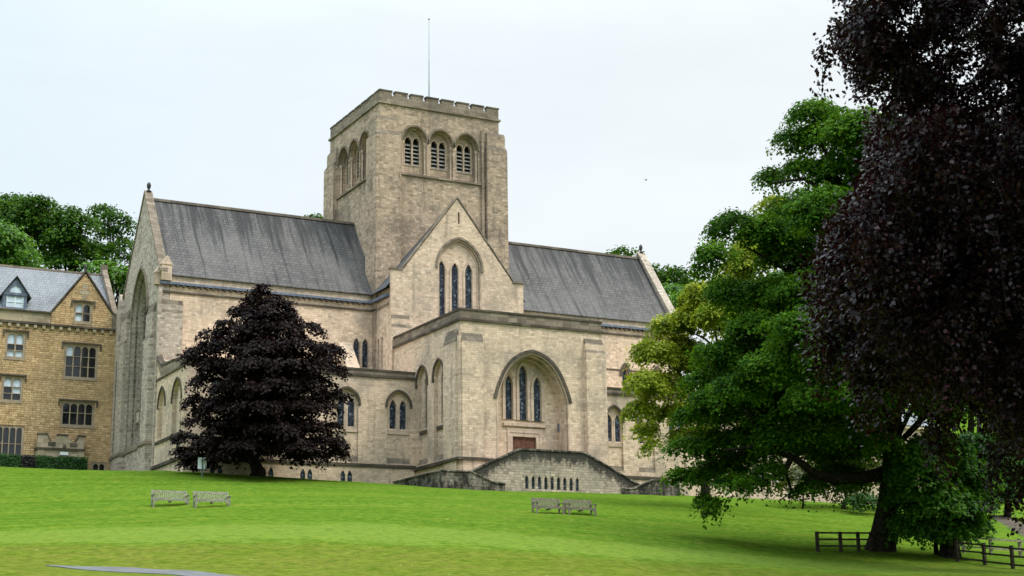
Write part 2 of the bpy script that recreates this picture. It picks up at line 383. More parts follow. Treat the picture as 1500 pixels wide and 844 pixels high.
# ------------------------------------------------------------------ terrain
CTL = [(-60, 32, 3.4), (-45, 30, 3.1), (-30, 27, 2.5), (-30, 22, 1.9), (-20, 24, 2.0), (-19, 29, 2.7), (-19.6, 17, 1.25), (-19.5, 8.4, 0.55), (-12, 8.2, 0.25), (-4, 8.2, 0.2), (-1, 3, -0.45),
       (-15.3, 2, -0.3), (3, -3.2, -1.25), (13, -3.2, -1.1), (23, 0, -0.75), (24, 8, -0.3), (37, -4, -1.3), (44, 6, -0.7), (60, 10, -0.9), (35, 20, 0.5), (60, 30, 1.5), (-10, 40, 4), (20, 40, 4),
       (-27, -16, -4.25), (-6.5, -26.3, -5.03)]
for px, py, d in ((100, 836, 53), (400, 847, 52), (750, 846, 54), (1000, 846, 60), (1180, 838, 68), (1250, 813, 80), (1290, 808, 82), (1450, 832, 76), (1500, 808, 92), (1450, 765, 116), (700, 802, 66), (250, 795, 64),
                  (300, 768, 74), (0, 800, 64), (0, 740, 92), (1050, 790, 84), (1100, 760, 98), (850, 775, 80), (1600, 830, 80), (1700, 860, 60), (1400, 900, 40), (-150, 800, 66), (0, 829, 45), (70, 833, 45), (200, 848, 46), (750, 950, 28), (150, 950, 30), (1350, 980, 25)):
    CTL.append(tuple(at(px, py, d)))
for fx, fy in ((0, 0), (-6, -3), (8, -4), (0, -20), (-30, -10), (30, -25)): CTL.append((EYE[0]+fx, EYE[1]+fy, EYE[2]-1.65+0.06*fy))
CTL += [(-120, -60, -11), (-120, 30, 2), (80, -120, -17), (110, -40, -8), (110, 30, -1), (-110, -120, -16), (0, -90, -13.0)]
CTL = np.array(CTL, float)
def _phi(r2): return np.where(r2 > 1e-9, 0.5*r2*np.log(np.maximum(r2, 1e-9)), 0.0)
_c = CTL[:, :2]/50.0
_K = _phi(((_c[:, None]-_c[None])**2).sum(-1))+np.eye(len(_c))*0.004
_P = np.hstack([np.ones((len(_c), 1)), _c])
_A = np.block([[_K, _P], [_P.T, np.zeros((3, 3))]])
_W = np.linalg.solve(_A, np.concatenate([CTL[:, 2], np.zeros(3)]))
def sstep(x, a, b):
    t = np.clip((x-a)/(b-a), 0, 1); return t*t*(3-2*t)
def ground(x, y):
    x = np.atleast_1d(np.asarray(x, float)); y = np.atleast_1d(np.asarray(y, float))
    q = np.stack([np.clip(x, -125, 115), np.clip(y, -130, 44)], -1)/50.0
    z = _phi(((q[:, None]-_c[None])**2).sum(-1))@_W[:-3]+_W[-3]+q@_W[-2:]
    z = z+sstep(y, 42, 150)*36*sstep(x, -400, -120)+sstep(y, 42, 150)*36*(1-sstep(x, -400, -120))
    # mown terraces across the bank
    s = y+0.42*x
    z = z+np.interp(s, (-76, -68, -57.5, -56, -45, -43, -40, -31, -29.3, -28.2, -18, -12), (0, .0, .24, .25, .0, .0, .12, .02, .0, .10, .0, 0))*sstep(x, 25, 0)
    z = z+0.025*np.sin(x*.9+2*np.sin(y*.31))*np.sin(y*.7+1.3*np.sin(x*.23))+0.02*np.sin(x*2.1+y*.4)*np.sin(y*1.7+x*.2)
    far = sstep(np.hypot(x, y), 250, 600)
    return z*(1-far)+far*(-14+sstep(y, 42, 200)*52)
def gz(x, y): return float(ground(x, y)[0])
def on_ground(px, py, d0=40, d1=160):            # where the ray through that pixel meets the lawn
    ds = np.linspace(d0, d1, 600); pts = np.array([at(px, py, d) for d in ds])
    h = pts[:, 2]-ground(pts[:, 0], pts[:, 1])
    i = np.where((h[:-1] > 0) & (h[1:] <= 0))[0]
    i = i[0] if len(i) else int(np.argmin(abs(h)))
    p = pts[i].copy(); p[2] = gz(p[0], p[1]); return p
def axis(a, b, fine0, fine1, st, grow):
    v = list(np.arange(fine0, fine1+1e-6, st)); d = st
    while v[-1] < b: d *= grow; v.append(v[-1]+d)
    d = st
    while v[0] > a: d *= grow; v.insert(0, v[0]-d)
    return np.array(v)
gx = axis(-1500, 1500, -80, 75, 1.0, 1.25); gy = axis(-700, 1800, -115, 45, 1.0, 1.25)
GX, GY = np.meshgrid(gx, gy); GZ = ground(GX.ravel(), GY.ravel())
nx, ny = len(gx), len(gy)
gm = bpy.data.meshes.new('ground')
idx = np.arange(nx*ny).reshape(ny, nx)
gm.from_pydata(np.stack([GX.ravel(), GY.ravel(), GZ], -1).tolist(), [], np.stack([idx[:-1, :-1], idx[:-1, 1:], idx[1:, 1:], idx[1:, :-1]], -1).reshape(-1, 4).tolist())
for p in gm.polygons: p.use_smooth = True
def lawn_mat():
    m, g, b, _ = new_mat('mown lawn')
    pos = g.n('ShaderNodeNewGeometry').outputs['Position']
    s = g.n('ShaderNodeSeparateXYZ'); g.l(pos, s.inputs[0])
    al = g.m('ADD', s.outputs[0], g.m('MULTIPLY', s.outputs[1], -0.42))          # along the bank
    ac = g.m('ADD', s.outputs[1], g.m('MULTIPLY', s.outputs[0], 0.42))           # across the bank
    v = g.vec(g.m('MULTIPLY', al, 0.12), ac, 0.0)
    st = g.noise(v, 0.55, 5, 0.65); big = g.noise(pos, 0.09, 5, 0.62); fine = g.noise(pos, 2.6, 4, 0.72); mid = g.noise(pos, 0.8, 6, 0.7); clump = g.noise(pos, 2.2, 4, 0.7)
    fs = g.noise(g.vec(g.m('MULTIPLY', al, 0.5), g.m('MULTIPLY', ac, 1.6), 3.0), 2.4, 5, 0.72)
    acn = g.m('ADD', ac, g.m('MULTIPLY', g.m('SUBTRACT', g.m('ADD', mid, big), 1.0), 9.0))
    col = g.mix(g.ramp(g.m('ADD', g.m('MULTIPLY', st, 0.6), g.m('MULTIPLY', mid, 0.4)), 0.40, 0.60), (0.062, 0.124, 0.012), (0.086, 0.150, 0.016))
    ln = g.noise(g.vec(g.m('MULTIPLY', al, 0.02), g.m('MULTIPLY', ac, 0.9), 8.0), 1.0, 3, 0.6)
    col = g.mix(g.ramp(ln, 0.55, 0.63, 0, 0.4), col, (0.038, 0.088, 0.005))
    col = g.mix(g.ramp(ln, 0.43, 0.37, 0, 0.5), col, (0.106, 0.164, 0.016))
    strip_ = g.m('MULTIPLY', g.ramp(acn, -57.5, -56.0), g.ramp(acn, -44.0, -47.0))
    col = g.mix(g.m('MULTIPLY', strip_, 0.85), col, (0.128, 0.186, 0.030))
    bank = g.m('MULTIPLY', g.ramp(acn, -56.5, -59.0), g.ramp(acn, -120, -100))
    patch = g.ramp(g.m('ADD', g.m('MULTIPLY', mid, 0.7), g.m('MULTIPLY', big, 0.4)), 0.42, 0.66)
    col = g.mix(g.m('MULTIPLY', bank, 0.6), col, (0.094, 0.116, 0.013))
    col = g.mix(g.m('MULTIPLY', bank, g.m('MULTIPLY', patch, 0.42)), col, (0.155, 0.130, 0.035))
    col = g.mix(g.ramp(g.m('ADD', mid, g.m('MULTIPLY', big, 0.4)), 0.72, 0.9, 0, 0.4), col, (0.12, 0.122, 0.022))
    edge_ = g.m('MULTIPLY', g.ramp(g.m('ABSOLUTE', g.m('ADD', ac, 30.2)), 0.9, 0.2), g.ramp(fs, 0.46, 0.6))
    edge2 = g.m('MULTIPLY', g.ramp(g.m('ABSOLUTE', g.m('ADD', ac, 21.5)), 1.6, 0.4), g.ramp(fs, 0.5, 0.66))
    col = g.mix(g.m('MULTIPLY', g.m('MAXIMUM', edge_, edge2), 0.7), col, (0.20, 0.20, 0.03))
    col = g.mix(g.ramp(fs, 0.52, 0.68, 0, 0.45), col, (0.112, 0.168, 0.014))
    col = g.mix(g.ramp(clump, 0.48, 0.32, 0, 0.25), col, (0.034, 0.078, 0.004))
    col = g.mix(g.ramp(fine, 0.51, 0.62, 0, 0.42), col, (0.155, 0.200, 0.022))
    col = g.mix(g.ramp(fine, 0.49, 0.39, 0, 0.42), col, (0.030, 0.068, 0.003))
    dz = g.n('ShaderNodeTexVoronoi'); dz.inputs['Scale'].default_value = 2.0; g.l(pos, dz.inputs['Vector'])
    col = g.mix(g.m('MULTIPLY', g.ramp(dz.outputs['Distance'], 0.11, 0.05), g.ramp(mid, 0.5, 0.62)), col, (0.42, 0.42, 0.22))
    g.l(col, b.inputs['Base Color']); b.inputs['Roughness'].default_value = 1.0; b.inputs['Specular IOR Level'].default_value = 0.0
    bump(g, b, g.m('ADD', fine, g.m('MULTIPLY', fs, 1.2)), 0.4, 0.08)
    return m
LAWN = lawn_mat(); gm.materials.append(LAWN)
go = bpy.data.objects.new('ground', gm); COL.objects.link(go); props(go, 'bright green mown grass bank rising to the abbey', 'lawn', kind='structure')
# asphalt drive at the foot of the bank
def strip(name, mat, pts, wid, label, cat, lift=0.03, n=60):
    pts = np.array(pts, float); t = np.linspace(0, len(pts)-1, n)
    c = np.stack([np.interp(t, np.arange(len(pts)), pts[:, k]) for k in (0, 1)], -1)
    for _ in range(6): c[1:-1] = (c[:-2]+2*c[1:-1]+c[2:])/4
    tg = np.gradient(c, axis=0); tg /= np.linalg.norm(tg, axis=1)[:, None]; nr = np.stack([-tg[:, 1], tg[:, 0]], -1)
    vs = []; fs = []; K = 6
    wid = np.minimum(wid, .3+wid*np.linspace(0, 6, n))
    for i in range(n):
        for k in range(K+1):
            p = c[i]+nr[i]*wid[i]*(k/K-0.5); vs.append((p[0], p[1], gz(p[0], p[1])+lift))
    for i in range(n-1):
        for k in range(K): a = i*(K+1)+k; fs.append((a, a+1, a+K+2, a+K+1))
    mb = MB(); mb.add(vs, fs)
    for c_ in (0, K):
        for i in range(n-1):
            p, q = vs[i*(K+1)+c_], vs[(i+1)*(K+1)+c_]; mb.add([p, q, (q[0], q[1], q[2]-.2), (p[0], p[1], p[2]-.2)], [(0, 1, 2, 3)])
    o = mb.build(name, mat); props(o, label, cat, kind='structure'); return o
rp = [at(70, 836, 54), at(250, 843, 52.5), at(430, 853, 50), at(620, 866, 46)]
rp = rp+[rp[-1]+(rp[-1]-rp[-2])*2]
strip('road', ASPHALT, [p[:2] for p in rp], 2.3, 'grey asphalt drive crossing the foot of the grass bank', 'road', 0.025)
#@@ABBEY
# ------------------------------------------------------------------ the abbey church
ab = thing('abbey_church', 'cream stone abbey church with square battlemented tower and dark slate roofs', 'church', (6.2, 0, -1.2))
def glass(plane, shapes, d, parent, name='window', mat=None):
    mb = MB()
    for sh in shapes: mb.prism(plane, sh, d, d+0.04)
    return mb.build(name, mat or GLASS, parent)
def lancet(cx, wd, z0, top, k=1.15):
    return arch(cx, wd, z0, top-wd*k, wd*k, 7)
CAP = [MB()]
def flush_caps(parent):
    if CAP[0].v: CAP[0].build('weathering', S_CAP, parent)
    CAP[0] = MB()
def slope_cap(mb, plane, u0, u1, z0, z1, dw, df, t=0.0):   # weathering: wedge from front depth df at z0 up to the wall dw at z1
    if plane == 'S': v = [(u0, dw, z0), (u1, dw, z0), (u1, df, z0), (u0, df, z0), (u0, dw, z1), (u1, dw, z1)]
    else: v = [(dw, u0, z0), (dw, u1, z0), (df, u1, z0), (df, u0, z0), (dw, u0, z1), (dw, u1, z1)]
    CAP[0].add(v, [(0, 1, 2, 3), (3, 2, 5, 4), (0, 3, 4), (1, 5, 2), (0, 4, 5, 1)])
def ringbox(mb, x0, x1, y0, y1, z0, z1, p):                # string course round a block (solid slab)
    mb.box(x0-p, x1+p, y0-p, y1+p, z0, z1)
# ---- porch
PX0, PX1 = 0.0, 12.66
fr = MB()
A0 = arch(6.25, 6.4, 0.9, 6.2, 3.75, 16)
fr.prism('S', rect(PX0, PX1, -1.6, 12.05), 0.0, 0.25, [A0], back=False)
fr.prism('S', rect(0.9, 11.9, -1.4, 11.5), 0.25, 0.8, [arch(6.25, 6.14, 0.9, 6.2, 3.6, 16)], back=False)
fr.prism('S', rect(0.9, 11.9, -1.4, 11.5), 0.8, 1.3, [arch(6.25, 5.8, 0.9, 6.2, 3.42, 16)], back=False)
LAN = [(4.81, .66, 4.85, 8.3), (6.07, .70, 4.82, 9.2), (7.35, .70, 4.8, 8.33)]
fr.prism('S', rect(2.9, 9.6, 0.7, 10.2), 1.303, 1.6, [lancet(*l) for l in LAN]+[rect(5.1, 7.2, 0.85, 3.5)], back=True)
WL0 = [(7.03, 1.96), (3.9, 1.9)]
fr.prism('W', rect(0.25, 13.0, -1.6, 12.05), 0.0, 0.32, [arch(c, wd, 1.7, 8.25, 1.35) for c, wd in WL0], back=False)
fr.prism('W', rect(1.0, 12.0, 1.2, 10.4), 0.323, 0.6, [lancet(c, .52, 4.6, 8.9, 1.3) for c, _ in WL0])
fr.box(12.3, PX1, 0.25, 13.0, -1.6, 12.05)
fr.box(0.7, 12.3, 12.6, 13.0, -1.6, 12.05)
for c, wd in WL0: slope_cap(fr, 'W', c-wd/2, c+wd/2, 1.7, 2.2, 0.32, 0.002)
# corner buttresses
fr.box(0.0, 1.85, -0.28, -0.002, -1.6, 10.4); slope_cap(fr, 'S', 0.0, 1.85, 10.4, 11.1, -0.002, -0.28)
fr.box(-0.28, -0.002, 0.35, 2.55, -1.6, 10.4); slope_cap(fr, 'W', 0.35, 2.55, 10.4, 11.5, -0.002, -0.28)
fr.box(-0.14, 0.0, -0.14, 0.35, -1.6, 10.9)
fr.box(10.88, 12.72, -0.5, -0.002, -1.6, 10.3); fr.box(10.96, 12.66, -0.3, -0.004, 10.3, 11.05)
slope_cap(fr, 'S', 10.88, 12.72, 10.3, 10.55, -0.302, -0.5); slope_cap(fr, 'S', 10.96, 12.66, 11.05, 11.5, -0.004, -0.3)
porch = fr.build('porch', S_WARM, ab); flush_caps(porch)
pp = MB()
ringbox(pp, PX0, PX1, 0.0, 13.0, 12.25, 12.9, 0.003)
pp.box(PX0+.02, PX1-.02, 0.02, 12.98, 12.0, 12.3)
pp.build('parapet', S_GREY, porch)
pc = MB()
ringbox(pc, PX0, PX1, 0.0, 13.0, 12.05, 12.24, 0.14); ringbox(pc, PX0, PX1, 0.0, 13.0, 12.9, 13.04, 0.09)
pc.box(-0.2, 0.0, 2.55, 13.0, 1.3, 1.55); pc.box(-0.42, 0.35, -0.4, 2.6, 1.3, 1.5); pc.box(0.35, 1.95, -0.42, 0.0, 1.3, 1.5); pc.box(1.95, 2.9, -0.14, 0.0, 1.3, 1.5)
hood(pc, 'S', 6.25, 6.42, 6.2, 3.76, 0.26, -0.13, 0.05, 0.0, 18)
for c, wd in WL0: hood(pc, 'W', c, wd, 8.25, 1.35, 0.16, -0.12, 0.05, 0.3)
for c, wd in WL0: pc.box(0.2, 0.33, c-wd/2+.02, c+wd/2-.02, 4.2, 4.45)
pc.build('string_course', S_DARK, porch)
tr = MB()
for l in LAN:
    o = lancet(l[0], l[1]+.5, l[2]-.02, l[3]+.34); i = lancet(l[0], l[1]+.02, l[2]-.02, l[3]+.01)
    tr.prism('S', o, 1.2, 1.303, [i])
tr.box(4.25, 8.05, 1.12, 1.3, 4.3, 4.55)
tr.prism('S', rect(4.62, 7.7, 0.9, 4.15), 1.22, 1.302, [rect(4.85, 7.45, 0.85, 3.8)])
tr.prism('S', rect(4.86, 7.44, 0.9, 3.79), 1.262, 1.301, [rect(5.1, 7.2, 0.85, 3.5)])
for i, (wd, h, d) in enumerate(((6.42, 3.76, -0.04), (6.16, 3.62, 0.2), (5.82, 3.44, 0.74))):
    hood(tr, 'S', 6.25, wd-.2, 6.2, h-.1, 0.1, d, d+.1, 5.3, 16)
tr.build('dressed_stone', S_TRIM, porch)
for l in LAN: glass('S', [lancet(*l)], 1.48, porch)
for c, _ in WL0: glass('W', [lancet(c, .52, 4.6, 8.9, 1.3)], 0.5, porch)
dr = MB()
for s0, s1, sg in ((5.1, 6.14, 1), (6.16, 7.2, -1)):
    dr.box(s0, s1, 1.45, 1.52, 0.85, 3.5)
    dr.box(s0, s0+.1, 1.41, 1.45, 0.85, 3.5); dr.box(s1-.1, s1, 1.41, 1.45, 0.85, 3.5); dr.box(s0+.1, s1-.1, 1.411, 1.45, 3.36, 3.5)
    for k in range(8):
        z = 1.0+k*.33
        for sg2 in (1, -1):
            a, b2 = (s0+.1, s1-.1) if sg2 > 0 else (s1-.1, s0+.1)
            dr.add([(a, 1.42-.004*(sg2 > 0), z), (a, 1.42-.004*(sg2 > 0), z+.06), (b2, 1.42-.004*(sg2 > 0), min(3.36, z+.96)), (b2, 1.42-.004*(sg2 > 0), min(3.3, z+.9))], [(0, 1, 2, 3)]) if z+.9 < 3.36 else None
dr.build('door', DOORWOOD, porch)
lamp = MB(); lamp.box(9.0, 9.12, 0.85, 1.05, 4.0, 4.6); lamp.box(8.98, 9.14, 0.83, 1.07, 4.6, 4.66); lamp.build('wall_lantern', LEAD, porch)
# ---- aisles
def aisle(name, X0, X1, bays, wd, z0, lans, base_pairs, wwall):
    a = MB(); rec = [arch(c, wd, z0, 6.45, 1.2) for c in bays]
    a.prism('S', rect(X0, X1, -1.2, 8.7), 8.4, 8.58, rec, back=False)
    a.prism('S', rect(X0+.4, X1-.1, 1.0, 8.6), 8.583, 8.85, [lancet(c+o, .56, 4.65, 6.98) for c in lans for o in (-.44, .44)])
    for c in bays: slope_cap(a, 'S', c-wd/2, c+wd/2, z0, z0+.45, 8.58, 8.402)
    if wwall:
        poly = [(8.58, -1.2), (8.58, 9.2), (15.2, 9.62), (16.2, 10.2), (16.83, 11.0), (16.83, -1.2)]
        a.prism('W', poly, X0, X0+.3, [arch(14.75, 2.0, 3.8, 6.3, 1.5), arch(10.5, 2.5, 3.6, 6.2, 1.65)], back=False)
        a.prism('W', rect(8.9, 16.6, 3, 8.5), X0+.303, X0+.5)
        a.prism('W', rect(10.2, 10.8, 3.7, 6.9), X0+.2, X0+.303)
    a.prism('W', [(8.5, 8.6), (16.83, 10.4), (16.83, 8.6)], X0+.35, X1-.1)
    a.box(X0, X1, 8.28, 8.4, -1.2, 1.45) if not base_pairs else a.prism('S', rect(X0, X1, -1.2, 1.45), 8.28, 8.4, [lancet(c+o, .40, 0.05, 1.12) for c in base_pairs for o in (-.29, .29)], back=False)
    o = a.build(name, S_WARM, ab); flush_caps(o)
    b = MB(); b.box(X0, X1, 8.38, 8.8, 8.88, 9.2)
    if wwall: b.prism('W', [(8.8, 8.75), (8.8, 9.2), (15.2, 9.62), (16.2, 10.2), (16.83, 11.0), (16.83, 10.3), (15.3, 8.8)], X0-.02, X0+.3)
    b.build('parapet', S_GREY, o)
    s = MB(); s.box(X0-.1, X1, 8.27, 8.8, 8.68, 8.87); s.box(X0-.08, X1, 8.32, 8.85, 9.2, 9.34); s.box(X0-.1, X1, 8.2, 8.4, 1.45, 1.72)
    for c in bays: hood(s, 'S', c, wd, 6.45, 1.2, .17, 8.28, 8.42, .12)
    if wwall:
        s.box(X0-.1, X0+.2, 8.4, 16.83, 8.55, 8.68); s.box(X0-.16, X0+.1, 8.2, 16.83, 1.5, 1.75); s.box(X0-.1, X0+.2, 8.5, 16.2, 3.4, 3.62)
        for q, r in (((8.3, 9.2), (15.2, 9.62)), ((15.2, 9.62), (16.2, 10.2)), ((16.2, 10.2), (16.83, 11.0))):
            s.prism('W', [q, r, (r[0], r[1]+.16), (q[0], q[1]+.16)], X0-.08, X0+.4)
        hood(s, 'W', 14.75, 2.0, 6.3, 1.5, .15, X0-.1, X0+.03, .1); hood(s, 'W', 10.5, 2.5, 6.2, 1.65, .15, X0-.1, X0+.03, .1)
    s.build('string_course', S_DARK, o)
    t = MB()
    for c in lans:
        t.box(c-wd/2+.02, c+wd/2-.02, 8.5, 8.58, 4.2, 4.5)
        for q in (-.44, .44): t.prism('S', lancet(c+q, .84, 4.5, 7.12), 8.54, 8.582, [lancet(c+q, .58, 4.45, 6.99)])
    t.build('dressed_stone', S_TRIM, o)
    for c in lans: glass('S', [lancet(c+q, .56, 4.65, 6.98) for q in (-.44, .44)], 8.72, o)
    for c in base_pairs: glass('S', [lancet(c+q, .40, 0.05, 1.12) for q in (-.29, .29)], 8.36, o, 'basement_window')
    return o
wa = aisle('west_aisle', -18.97, -0.003, [-14.98, -10.46, -5.92, -1.45], 2.0, 1.85, [-14.98, -10.46, -5.92, -1.45], [-9.25, -5.94, -12.4, -16.4], True)
ea = aisle('east_aisle', 12.663, 31.2, [18.83, 22.06, 25.3, 28.5], 1.7, 2.1, [18.83, 22.06, 25.3, 28.5], [], False)
# ---- nave
NY0, NYR, NY1 = 16.83, 22.38, 27.93
nv = MB()
nv.prism('S', rect(-18.1, -0.2, 6, 16.6), NY0, NY0+.5, [lancet(c, .58, 11.05, 13.58) for c in (-1.69, -.87)])
nv.prism('S', rect(12.6, 31.2, 6, 16.6), NY0, NY0+.5, [lancet(c, .66, 11.08, 13.12) for c in (25.4, 29.0)])
nv.box(-18.4, -0.2, NY0+.12, NY0+.5, 16.6, 17.5); nv.box(12.6, 31.0, NY0+.12, NY0+.5, 16.6, 17.5)
bt = MB(); bt.box(-18.8, -17.0, NY0-.28, NY0-.002, 6, 14.3); bt.box(-18.8, -17.0, NY0-.16, NY0-.002, 14.3, 15.0)
slope_cap(nv, 'S', -18.8, -17.0, 14.3, 14.55, NY0-.162, NY0-.28); slope_cap(nv, 'S', -18.8, -17.0, 15.0, 15.4, NY0-.002, NY0-.16)
nv.add([(-3.5, NY0, 13.1), (-2.3, NY0, 13.1), (-3.5, NY0-.4, 12.9), (-2.3, NY0-.4, 12.9), (-3.5, NY0-2.6, 10.2), (-2.3, NY0-2.6, 10.2), (-3.5, NY0, 9), (-2.3, NY0, 9), (-3.5, NY0-2.6, 9), (-2.3, NY0-2.6, 9)],
       [(0, 1, 3, 2), (2, 3, 5, 4), (4, 5, 9, 8), (0, 2, 4, 8, 6), (1, 7, 9, 5, 3)])
nv.box(-18.1, 31.0, NY1-.5, NY1, 0, 17.4)
nave = nv.build('nave', S_WARM, ab); flush_caps(nave)
bt.build('buttress', S_WEST, nave)
ns = MB()
for a, b in ((-18.9, -0.25), (12.62, 31.2)): ns.box(a, b, NY0-.1, NY0+.1, 15.98, 16.14)
for c in (25.4, 29.0): hood(ns, 'S', c, .66, 12.2, .92, .3, NY0-.1, NY0+.02, .1); 
for a, b in ((12.7, 24.8), (26.0, 28.4), (29.6, 31.2)): ns.box(a, b, NY0-.07, NY0+.1, 12.6, 12.72)
x = -18.6
while x < 31:
    if x < -0.8 or x > 13: ns.box(x, x+.2, NY0-.24, NY0+.02, 16.5, 16.7)
    x += .5
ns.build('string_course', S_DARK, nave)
for a, b in ((-18.95, -0.4), (12.7, 31.2)):
    gt = MB(); gt.box(a, b, NY0-.28, NY0+.14, 16.68, 16.88); gt.build('gutter', LEAD, nave)
glass('S', [lancet(-1.69, .58, 11.05, 13.58)], NY0+.3, nave); glass('S', [lancet(-.87, .58, 11.05, 13.58)], NY0+.3, nave)
for c in (25.4, 29.0): glass('S', [lancet(c, .66, 11.08, 13.12)], NY0+.3, nave)
# roof of the nave: the courses sag a little
RZ, EZ, EY = 25.35, 17.52, NY0-.06
def roof_sheet(x0, x1, nxs=40, nys=14, flip=False):
    vs = []; fs = []
    for j in range(nys+1):
        for i in range(nxs+1):
            t = j/nys; xx = x0+(x1-x0)*i/nxs
            z = EZ+(RZ-EZ)*t-0.05*math.sin(pi*t)+0.03*math.sin(xx*1.3)*math.sin(pi*t)
            y = EY+(NYR-EY)*t
            if flip: y = 2*NYR-y
            vs.append((xx, y, z))
    for j in range(nys):
        for i in range(nxs):
            a = j*(nxs+1)+i; fs.append((a, a+1, a+nxs+2, a+nxs+1))
    return vs, fs
for a, b in ((-18.6, 0.6), (11.8, 30.9)):
    r = MB(); r.add(*roof_sheet(a, b)); r.add(*roof_sheet(a, b, flip=True))
    r.box(a, b, EY-.02, EY+.14, EZ-.07, EZ-.005)
    ro = r.build('nave_roof', R_NAVE, ab, True)
    k = MB(); k.prism('W', [(NYR-.2, RZ-.14), (NYR-.06, RZ+.12), (NYR+.06, RZ+.12), (NYR+.2, RZ-.14)], a, b); k.build('ridge', S_DARK, ro)
# west gable
wg = MB(); WX = -19.04
RK = lambda y: 25.85-(abs(y-NYR))*1.36
gpoly = [(NY0, -1), (NY0, RK(NY0)), (NYR, RK(NYR)), (NY1, RK(NY1)), (NY1, -1)]
wg.prism('W', gpoly, WX, WX+.45, [arch(22.4, 4.9, 4.2, 15.3, 3.9, 14), rect(23.05, 23.25, 21.2, 22.7), rect(23.6, 23.75, 21.0, 22.5)], back=False)
wg.prism('W', [(NY0, -1), (NY0, 17.5), (NYR, 24.6), (NY1, 17.5), (NY1, -1)], WX+.453, WX+.9, [arch(22.4, 4.4, 4.2, 15.3, 3.55, 14)])
rb = MB()
rb.prism('W', rect(19.5, 25.4, 3.5, 19.5), WX+.903, WX+1.35, [arch(22.4, 3.8, 4.2, 15.3, 3.2, 14)])
wg.prism('W', rect(19.5, 25.4, 3.5, 19.5), WX+1.353, WX+1.5)
for q in (20.9, 22.4, 23.9): rb.box(WX+1.0, WX+1.35, q-.16, q+.16, 4.2, 14.6)
rb.prism('W', rect(20.6, 24.2, 4.2, 15.6), WX+1.1, WX+1.352, [lancet(c, 1.1, 7.4, 14.8) for c in (21.65, 23.15)])
wg.box(WX+.5, WX+1.3, 20.55, 24.25, 6.3, 7.2); 
for y0, y1, zt, px in ((17.1, 19.4, 14.4, .5), (25.45, 27.7, 15.4, .5)):
    wg.box(WX-px, WX-.002, y0, y1, -1, zt-2.2); wg.box(WX-px*.6, WX-.003, y0+.15, y1-.15, zt-2.2, zt)
    slope_cap(wg, 'W', y0, y1, zt-2.2, zt-1.8, WX-px*.6-.002, WX-px); slope_cap(wg, 'W', y0+.15, y1-.15, zt, zt+.9, WX-.003, WX-px*.6)
wg.box(WX-.3, WX+.9, NY1, NY1+1.4, -1, 16.4); wg.prism('W', [(NY1, 16.4), (NY1+.7, 18.2), (NY1+1.4, 16.4)], WX-.3, WX+.9)
wg.box(WX-.05, WX+.25, NY0-.35, NY0, -1, 16.3)
west = wg.build('west_gable', S_WEST, ab); flush_caps(west)
rb.prism('W', [(19.5, 4.3), (19.9, 4.3), (19.9, 15.3), (19.5, 15.3)], WX-.03, WX+.06); rb.prism('W', [(24.9, 4.3), (25.3, 4.3), (25.3, 15.3), (24.9, 15.3)], WX-.03, WX+.06)
hood(rb, 'W', 22.4, 4.5, 15.3, 3.65, .19, WX+.3, WX+.46, 11, 14)
for y_ in (17.1, 25.6): rb.box(WX-.52, WX-.3, y_+1.85, y_+2.2, 4, 12)
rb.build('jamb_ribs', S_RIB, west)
ws = MB()
hood(ws, 'W', 22.4, 4.9, 15.3, 3.9, .22, WX-.14, WX+.05, .2, 14)
for q in ((17.0, 19.5), (25.35, 27.8)):
    ws.box(WX-.62, WX, q[0], q[1], 3.6, 3.85)
ws.box(WX-.12, WX+.2, 19.5, 25.35, 3.7, 4.2); ws.box(WX-.42, WX+.2, NY1-.1, NY1+1.5, 3.6, 3.85)
ws.box(WX+.42, WX+1.34, 20.5, 24.3, 7.2, 7.36); ws.box(WX+.42, WX+1.34, 20.5, 24.3, 6.15, 6.3)
for sg in (-1, 1):
    p = [(NYR, RK(NYR)), (NYR, RK(NYR)+.22), (NYR+sg*6.0, RK(NYR+6.0)+.22), (NYR+sg*6.0, RK(NYR+6.0))]
    ws.prism('W', p, WX-.09, WX+.6)
ws.build('coping', S_GREY, west)
kn = MB()                                                   # gabled kneelers at the foot of the coping
kn.box(WX+.1, WX+.95, NY0-.4, NY0+.35, 16.95, 18.25); kn.prism('S', [(WX+.02, 18.253), (WX+.52, 19.0), (WX+1.03, 18.253)], NY0-.47, NY0+.5)
kn.box(WX-.3, WX+.098, NY0-.1, NY0+.5, 16.6, 17.6); kn.prism('S', [(WX-.36, 17.603), (WX+.09, 17.603), (WX+.09, 18.3)], NY0-.2, NY0+.55)
kn.build('kneeler', S_TRIM, west)
fi = MB(); fi.lathe((WX+.3, NYR, RK(NYR)+.1), [(0, .24), (.14, .2), (.2, .09), (.3, .1), (.42, .17), (.62, .19), (.78, .14), (.88, .04)], 10); fi.build('finial', BRONZE, west, True)
gl = MB(); gl.prism('W', rect(20.6, 24.2, 7.3, 15.0), WX+1.34, WX+1.37); gl.build('window', DARK, west)
sl = MB(); sl.prism('W', rect(23.0, 23.8, 20.9, 22.8), WX+.44, WX+.46); sl.build('slit_window', DARK, west)
eg = MB(); EX = 31.2
eg.prism('W', gpoly, EX-.3, EX+.3)
for sg in (-1, 1): eg.prism('W', [(NYR, RK(NYR)), (NYR, RK(NYR)+.22), (NYR+sg*6.0, RK(NYR+6.0)+.22), (NYR+sg*6.0, RK(NYR+6.0))], EX-.42, EX+.42)
eg.box(EX-.4, EX+.5, NY0-.5, NY0+.3, 16.2, 18.4); eg.prism('S', [(EX-.45, 18.4), (EX+.05, 18.9), (EX+.55, 18.4)], NY0-.55, NY0+.35)
east = eg.build('east_gable', S_WEST, ab)
